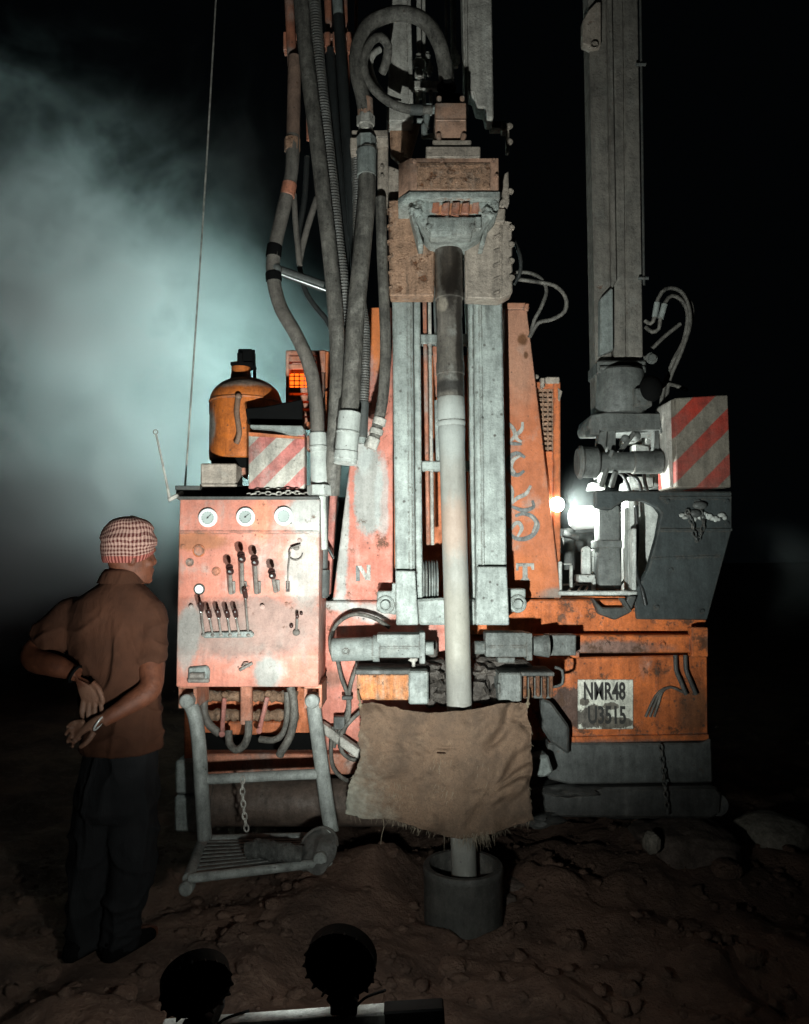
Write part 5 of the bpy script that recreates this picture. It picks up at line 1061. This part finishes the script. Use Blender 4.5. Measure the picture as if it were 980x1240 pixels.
# right hand: open palm towards the viewer, fingers curling left
hand_b = [(P(125, 872, Yh), Vector((.5, 0, .87)), YV, M(8.5, Yh), .020, 2.3)]
for (px, py, w, d) in ((117, 874, 11, .020), (109, 878, 14, .018), (101, 883, 15, .016), (95, 888, 13, .013)): hand_b.append((P(px, py, Yh - .006), Vector((.56, 0, .83)), YV, M(w, Yh), d, 2.6))
b.loft(hand_b, 20)
for (x0, y0), (x1, y1), (x2, y2), (x3, y3) in (((102, 874), (93, 874), (86, 876), (82, 880)), ((99, 880), (90, 881), (83, 884), (80, 889)), ((97, 887), (89, 889), (84, 893), (82, 898)), ((97, 893), (91, 897), (88, 901), (88, 904))):
    finger([(x0, y0, Yh - .008), (x1, y1, Yh - .006), (x2, y2, Yh - .020), (x3, y3, Yh - .038)], .0100, .0076)
finger([(114, 886, Yh - .012), (109, 894, Yh - .022), (104, 900, Yh - .028), (98, 904, Yh - .030)], .0125, .0092)
# left hand: hangs down behind, back of the hand towards the viewer
Yl = Y0 - .178
b.loft([(P(91, 815, Yl), Vector((-.5, 0, .85)), YV, M(8.5, Yl), .021, 2.2), (P(99, 820, Yl), Vector((-.75, 0, .65)), YV, M(11, Yl), .022, 2.3), (P(106, 830, Yl + .005), Vector((-.95, 0, .3)), YV, M(14, Yl), .020, 2.5), (P(110, 841, Yl + .01), Vector((-.98, 0, .2)), YV, M(15, Yl), .017, 2.6), (P(112, 849, Yl + .012), Vector((-.99, 0, .1)), YV, M(13.5, Yl), .013, 2.6)], 20)
for (x0, y0), (x1, y1), (x2, y2) in (((101, 848), (99, 862), (101, 874)), ((108, 851), (107, 866), (109, 879)), ((115, 850), (115, 864), (117, 876)), ((121, 846), (123, 857), (124, 866))):
    finger([(x0, y0, Yl + .01), (x1, y1, Yl + .004), (x2, y2, Yl + .016)], .0102, .0078)
finger([(112, 826, Yl - .004), (119, 833, Yl - .008), (123, 842, Yl - .004), (125, 850, Yl + .002)], .0115, .009)
for px0, px1, px2 in ((134, 112, 104), (166, 158, 150)): limb(b, [(px0, 940, Y0, 22), (px1 + 6, 1030, Y0 + .01, 17), (px1, 1060, Y0 + .01, 16), (px2, 1135, Y0 + .02, 10)])
for px, py in ((103, 1140), (150, 1142)):
    c = P(px, py, Y0); d = Vector((.45, .89, 0)); b.sweep([c - d * .06 + Vector((0, 0, -.01)), c + Vector((0, 0, .01)), c + d * .09 + Vector((0, 0, -.012)), c + d * .16 + Vector((0, 0, -.02))], [.030, .038, .036, .022], 16)
body_o = solid(b, 'body', m_skin, man); remesh(body_o, .0042, 5, .45)
# shirt
b = MB()
b.loft([sec(148, 696, 21.5, .070), sec(147, 704, 25, .078), sec(145, 714, 38, .096, e=2.2), sec(141, 724, 50, .112), sec(138, 740, 57, .125), sec(139, 768, 56, .132), sec(143, 805, 52, .132), sec(147, 850, 47, .130), sec(149, 885, 46, .134), sec(149.5, 906, 45.5, .138), sec(149.5, 908, 40, .12)], 40)
limb(b, [(100, 738, Y0, 20), (88, 744, Y0, 23), (74, 760, Y0 - .02, 23.5), (64, 772, Y0 - .035, 22.5), (57, 781, Y0 - .05, 22.5), (56, 782, Y0 - .05, 17)], 22)
limb(b, [(165, 738, Y0, 24), (176, 744, Y0 - .01, 24), (181, 765, Y0 - .025, 21), (182, 785, Y0 - .04, 19.5), (182, 801, Y0 - .055, 19.5), (182, 802, Y0 - .055, 15)], 22)
# creases in the shirt's back
shirt = solid(b, 'shirt', m_shirt, man); remesh(shirt, .0065, 6, .5)
def bake(o, fold):
    dg = bpy.context.evaluated_depsgraph_get(); bpy.context.view_layer.update()
    me = bpy.data.meshes.new_from_object(o.evaluated_get(dg)); o.modifiers.clear(); old = o.data; o.data = me
    mt = old.materials[0]
    if not me.materials: me.materials.append(mt)
    nr = [Vector(q.vector) for q in me.vertex_normals]
    for q, n in zip(me.vertices, nr): q.co += n * fold(q.co)
    me.update()
    for p in me.polygons: p.use_smooth = True
def ridge(x, y, z, s=0.0): return (1 - min(1, abs(noise.noise(Vector((x, y, z + s)))) * 3.2)) ** 2
zsh = P(140, 740, Y0).z; zhm = P(140, 907, Y0).z
def shirt_fold(p):
    k = min(1, max(0, (zsh + .06 - p.z) / .12)); lo_ = min(1, max(0, (p.z - zhm) / .03))
    f = .011 * ridge(p.x * 10, p.y * 6, p.z * 2.6) * k + .010 * ridge(p.x * 5 + p.z * 6, p.y * 5, p.z * 7 - p.x * 5, 9) * k + .010 * noise.noise(Vector((p.x * 9, p.y * 9, p.z * 3)))
    f -= .011 * math.exp(-((p.x - .02 - (p.z - zsh) * .12) / .012) ** 2) * min(1, max(0, (zsh - p.z - .05) / .1)) * max(0, 1 - (zsh - p.z) / .45)
    return (f - .006) * (.3 + .7 * lo_) + .003 * (abs(p.z - zhm - .012) < .012)
bake(shirt, shirt_fold)
b = MB(); b.loft([sec(149, 689, 19.5, .067), sec(148.5, 693, 22.5, .076), sec(147.5, 702, 26.5, .086), sec(147.5, 706, 28, .090), sec(147.5, 706, 26, .083), sec(148.5, 694, 19, .066)], 40); col_o = b.build('collar', m_shirt, shirt, sharp=60)
b = MB(); b.torus(P(121, 875, Yh), Vector((1, 0, -.62)), .031, .0035, 26, 8); b.build('bracelet', plain('bright_bangle', (.75, .75, .72), .25, .3), man)
b = MB(); b.torus(P(91, 816, Yl), Vector((1, 0, -.55)), .031, .006, 26, 8); b.build('wristband', m_black, man)
# trousers
b = MB()
b.loft([sec(150, 893, 41, .118), sec(149, 915, 43, .128), sec(146, 945, 45, .128), sec(143, 975, 46, .120), sec(142, 990, 44, .10)], 36)
limb(b, [(126, 945, Y0, 27), (118, 985, Y0, 26.5), (112, 1030, Y0 + .01, 25), (108, 1080, Y0 + .01, 22.5), (103, 1120, Y0 + .01, 20), (102, 1146, Y0 + .01, 19.5)], 26)
limb(b, [(163, 945, Y0, 27), (163, 985, Y0, 28), (161, 1030, Y0, 27), (156, 1080, Y0, 25), (148, 1120, Y0, 21), (146, 1148, Y0, 20)], 26)
tr = solid(b, 'trousers', m_trou, man); remesh(tr, .0075, 5, .5)
def trouser_fold(p):
    return .014 * ridge(p.x * 5 + p.z * 4, p.y * 5, p.z * 5 - p.x * 6, 3) + .012 * ridge(p.x * 9, p.y * 6, p.z * 2.2, 5) + .016 * ridge(p.x * 3, p.y * 3, p.z * 15, 7) * max(0, 1 - p.z / .3) + .010 * noise.noise(Vector((p.x * 8, p.y * 8, p.z * 4))) - .008
bake(tr, trouser_fold)
for px, py in ((103, 1140), (150, 1142)):
    b = MB(); c = P(px, py, Y0); d = Vector((.45, .89, 0)); n_ = Vector((-d.y, d.x, 0))
    def ss(o_, z, w, h): return (Vector((c.x, c.y, 0)) + d * o_ + Vector((0, 0, z)), n_, Vector((0, 0, 1)), w, h, 2.4)
    b.loft([ss(-.085, .028, .022, .02), ss(-.07, .036, .036, .034), ss(0, .042, .042, .042), ss(.07, .036, .046, .034), ss(.125, .028, .040, .025), ss(.15, .022, .02, .014)], 20); b.build('shoe', m_black, man, sharp=60)
# headscarf
t = NT('checked_cotton'); uvn = t.n('ShaderNodeUVMap'); sp = t.xyz(uvn.outputs[0]); vv = t.coord(); nn = t.noise(vv, 9, 4)
u_ = t.math('ADD', t.math('MULTIPLY', sp[0], 1), t.math('MULTIPLY', nn, .05)); w_ = t.math('ADD', sp[1], t.math('MULTIPLY', t.math('SUBTRACT', nn, .5), 2.4))
w_ = t.math('ADD', w_, t.math('MULTIPLY', t.math('SINE', t.math('MULTIPLY', sp[0], 6.28)), t.math('MULTIPLY', t.ramp(sp[1], 4, 12), 2.2)))
su = t.ramp(t.math('FRACT', t.math('MULTIPLY', u_, 46)), .42, .50); su = t.math('MULTIPLY', su, t.ramp(t.math('FRACT', t.math('MULTIPLY', u_, 46)), 1.0, .94))
sv = t.ramp(t.math('FRACT', t.math('MULTIPLY', w_, .9)), .42, .52); sv = t.math('MULTIPLY', sv, t.ramp(t.math('FRACT', t.math('MULTIPLY', w_, .9)), 1.0, .92))
f_ = t.math('MULTIPLY', t.math('ADD', su, sv), .5)
col = t.mix(f_, (.06, .013, .012), (.36, .22, .18)); low = t.ramp(sp[1], 2.1, 1.9); col = t.mix(low, col, t.mix(su, (.10, .022, .018), (.30, .10, .08)))
t.bsdf(col, .9, 0, t.math('ADD', nn, t.noise(vv, 200, 3)), .4, .01, .1, 0); m_scarf = t.m
b = MB(); S_ = []
prof_ = [(-.048, .101, .080), (-.036, .106, .085), (-.022, .109, .088), (-.008, .111, .090), (.006, .112, .091), (.02, .1125, .0915), (.034, .1125, .0915), (.048, .112, .091), (.062, .110, .0895), (.076, .107, .087), (.09, .102, .083), (.103, .094, .078), (.115, .082, .069), (.124, .066, .057), (.130, .046, .040), (.134, .024, .022), (.135, .006, .006)]
N_ = 60; RG = []
for i, (dz, hf, hw) in enumerate(prof_):
    ring = []
    for j in range(N_):
        th = 2 * math.pi * j / N_; ct, s2 = math.cos(th), math.sin(th)
        front = max(0, ct); z = dz * 1.0 + .004 + front ** 1.5 * .040 * max(0, 1 - (dz + .05) / .10)
        wr = (th / (2 * math.pi) + dz * 13) % 1.0; wr = (1 - wr) ** 1.5 if wr > .06 else wr / .06 * .91
        k = HS + (.10 * wr - .03) * min(1, max(0, (dz + .03) / .03)) * min(1, max(0, (.132 - dz) / .03)) + .015 * math.sin(th * 2 + dz * 60) * (dz > -.03) + .02 * math.sin(th * 3 - dz * 85) * (dz > 0) + .035 * noise.noise(Vector((ct * 2, s2 * 2, dz * 18)))
        zz_ = z + (.006 * noise.noise(Vector((ct * 1.5, s2 * 1.5, 3))) if dz > .09 else 0)
        ring.append(hc + fd * (ct * hf * k - .006) + sd * (s2 * hw * k) + Vector((0, 0, zz_)))
    RG.append(ring)
b.rings(RG, True, True)
o = b.build('headscarf', m_scarf, man, sharp=80)
# ------------------------------------------------------------------ drifting dust
b = MB(); b.wbox((-7.5, 4.55, .1), (4.6, 9.2, 7.5), 0)
t = NT('dust_volume'); v = t.coord(); s3 = t.xyz(v)
n1 = t.noise(v, .5, 6, .6, .9); n2 = t.noise(v, 2.2, 7, .66, 1.0)
nz = t.math('ADD', t.math('MULTIPLY', n1, .62), t.math('MULTIPLY', n2, .38))
left = t.math('MULTIPLY', t.ramp(s3[0], .1, -1.9), t.math('ADD', .12, t.math('MULTIPLY', t.ramp(s3[0], -.6, -3.4), 1.6)))  # density raised leftwards to make up for the rear beam's falloff
topm = t.ramp(t.math('ADD', s3[2], t.math('MULTIPLY', t.math('SUBTRACT', .5, nz), 5.0)), 5.2, 2.2)
bot = t.ramp(s3[2], .35, 1.25)
edge = t.math('MULTIPLY', t.ramp(s3[0], -7.4, -5.5), t.math('MULTIPLY', t.ramp(s3[1], 4.55, 5.2), t.ramp(s3[1], 9.1, 7.8)))
d1 = t.math('MULTIPLY', t.math('MULTIPLY', t.math('MULTIPLY', left, topm), t.math('MULTIPLY', bot, edge)), t.ramp(nz, .40, .57))
def blob(c, r, k):
    q = t.n('ShaderNodeVectorMath', operation='DISTANCE'); t.l(v, q.inputs[0]); q.inputs[1].default_value = c
    return t.math('MULTIPLY', t.math('MULTIPLY', t.ramp(q.outputs['Value'], r, 0), t.ramp(nz, .40, .62)), k)
dens = t.math('ADD', t.math('MULTIPLY', d1, 1.9), blob(P(940, 705, 5.15), .5, 1.1))
vp = t.n('ShaderNodeVolumeScatter'); vp.inputs['Color'].default_value = (.80, .93, .92, 1); vp.inputs['Anisotropy'].default_value = 0.0
t.l(dens, vp.inputs['Density']); t.l(vp.outputs[0], t.out.inputs['Volume'])
tag(b.build('dust_cloud', t.m, sharp=30), kind='stuff')

# ------------------------------------------------------------------ light, world, camera
def spot(name, loc, direc, power, angle, blend, radius, col=(.92, 1.0, .955)):
    l = bpy.data.lights.new(name, 'SPOT'); l.energy = power; l.spot_size = math.radians(angle); l.spot_blend = blend; l.shadow_soft_size = radius; l.color = col
    o = bpy.data.objects.new(name, l); COL.objects.link(o); o.location = loc; o.rotation_euler = Vector(direc).to_track_quat('-Z', 'Y').to_euler(); return o
def aimed(name, i, target, *a, **k):
    loc = LAMPS[i][0]; return spot(name, loc, Vector(target) - loc, *a, **k)
aimed('lamp_beam', 1, P(490, 530, 3.2), 420, 104, 1.0, .03)
aimed('lamp_beam', 0, P(320, 610, 3.3), 100, 64, 1.0, .03)
aimed('lamp_spill', 1, P(320, 900, 3.2), 40, 150, 1.0, .035)
spot('flood_beam', P(689, 611, 3.73), Vector((.85, .30, -.03)), 42, 165, .3, .03)
spot('rear_beam', cR + Vector((-.02, .02, .01)), Vector((-.95, .06, .26)), 10500, 78, 1.0, .06, (.68, 1.0, .96))
w = bpy.data.worlds.new('World'); sc.world = w; w.use_nodes = True
bg = w.node_tree.nodes['Background']; bg.inputs[0].default_value = (.05, .07, .085, 1); bg.inputs[1].default_value = .012
cam = bpy.data.cameras.new('camera'); cam.sensor_fit = 'VERTICAL'; cam.sensor_height = 24; cam.lens = F / 1240 * 24; cam.clip_end = 2000; cam.clip_start = .05
co = bpy.data.objects.new('camera', cam); COL.objects.link(co); co.location = (0, 0, CAMZ); co.rotation_euler = (math.radians(90) + PITCH, 0, 0); sc.camera = co
sc.view_settings.view_transform = 'Standard'; sc.view_settings.look = 'None'; sc.view_settings.gamma = 1; sc.view_settings.exposure = 0; sc.view_settings.use_curve_mapping = False
cy = sc.cycles; cy.use_denoising = True; cy.max_bounces = 5; cy.diffuse_bounces = 3; cy.glossy_bounces = 3; cy.volume_bounces = 0; cy.sample_clamp_indirect = 4; cy.sample_clamp_direct = 0
cy.volume_step_rate = 1.0; cy.volume_max_steps = 128
try: cy.denoiser = 'OPENIMAGEDENOISE'
except Exception: pass
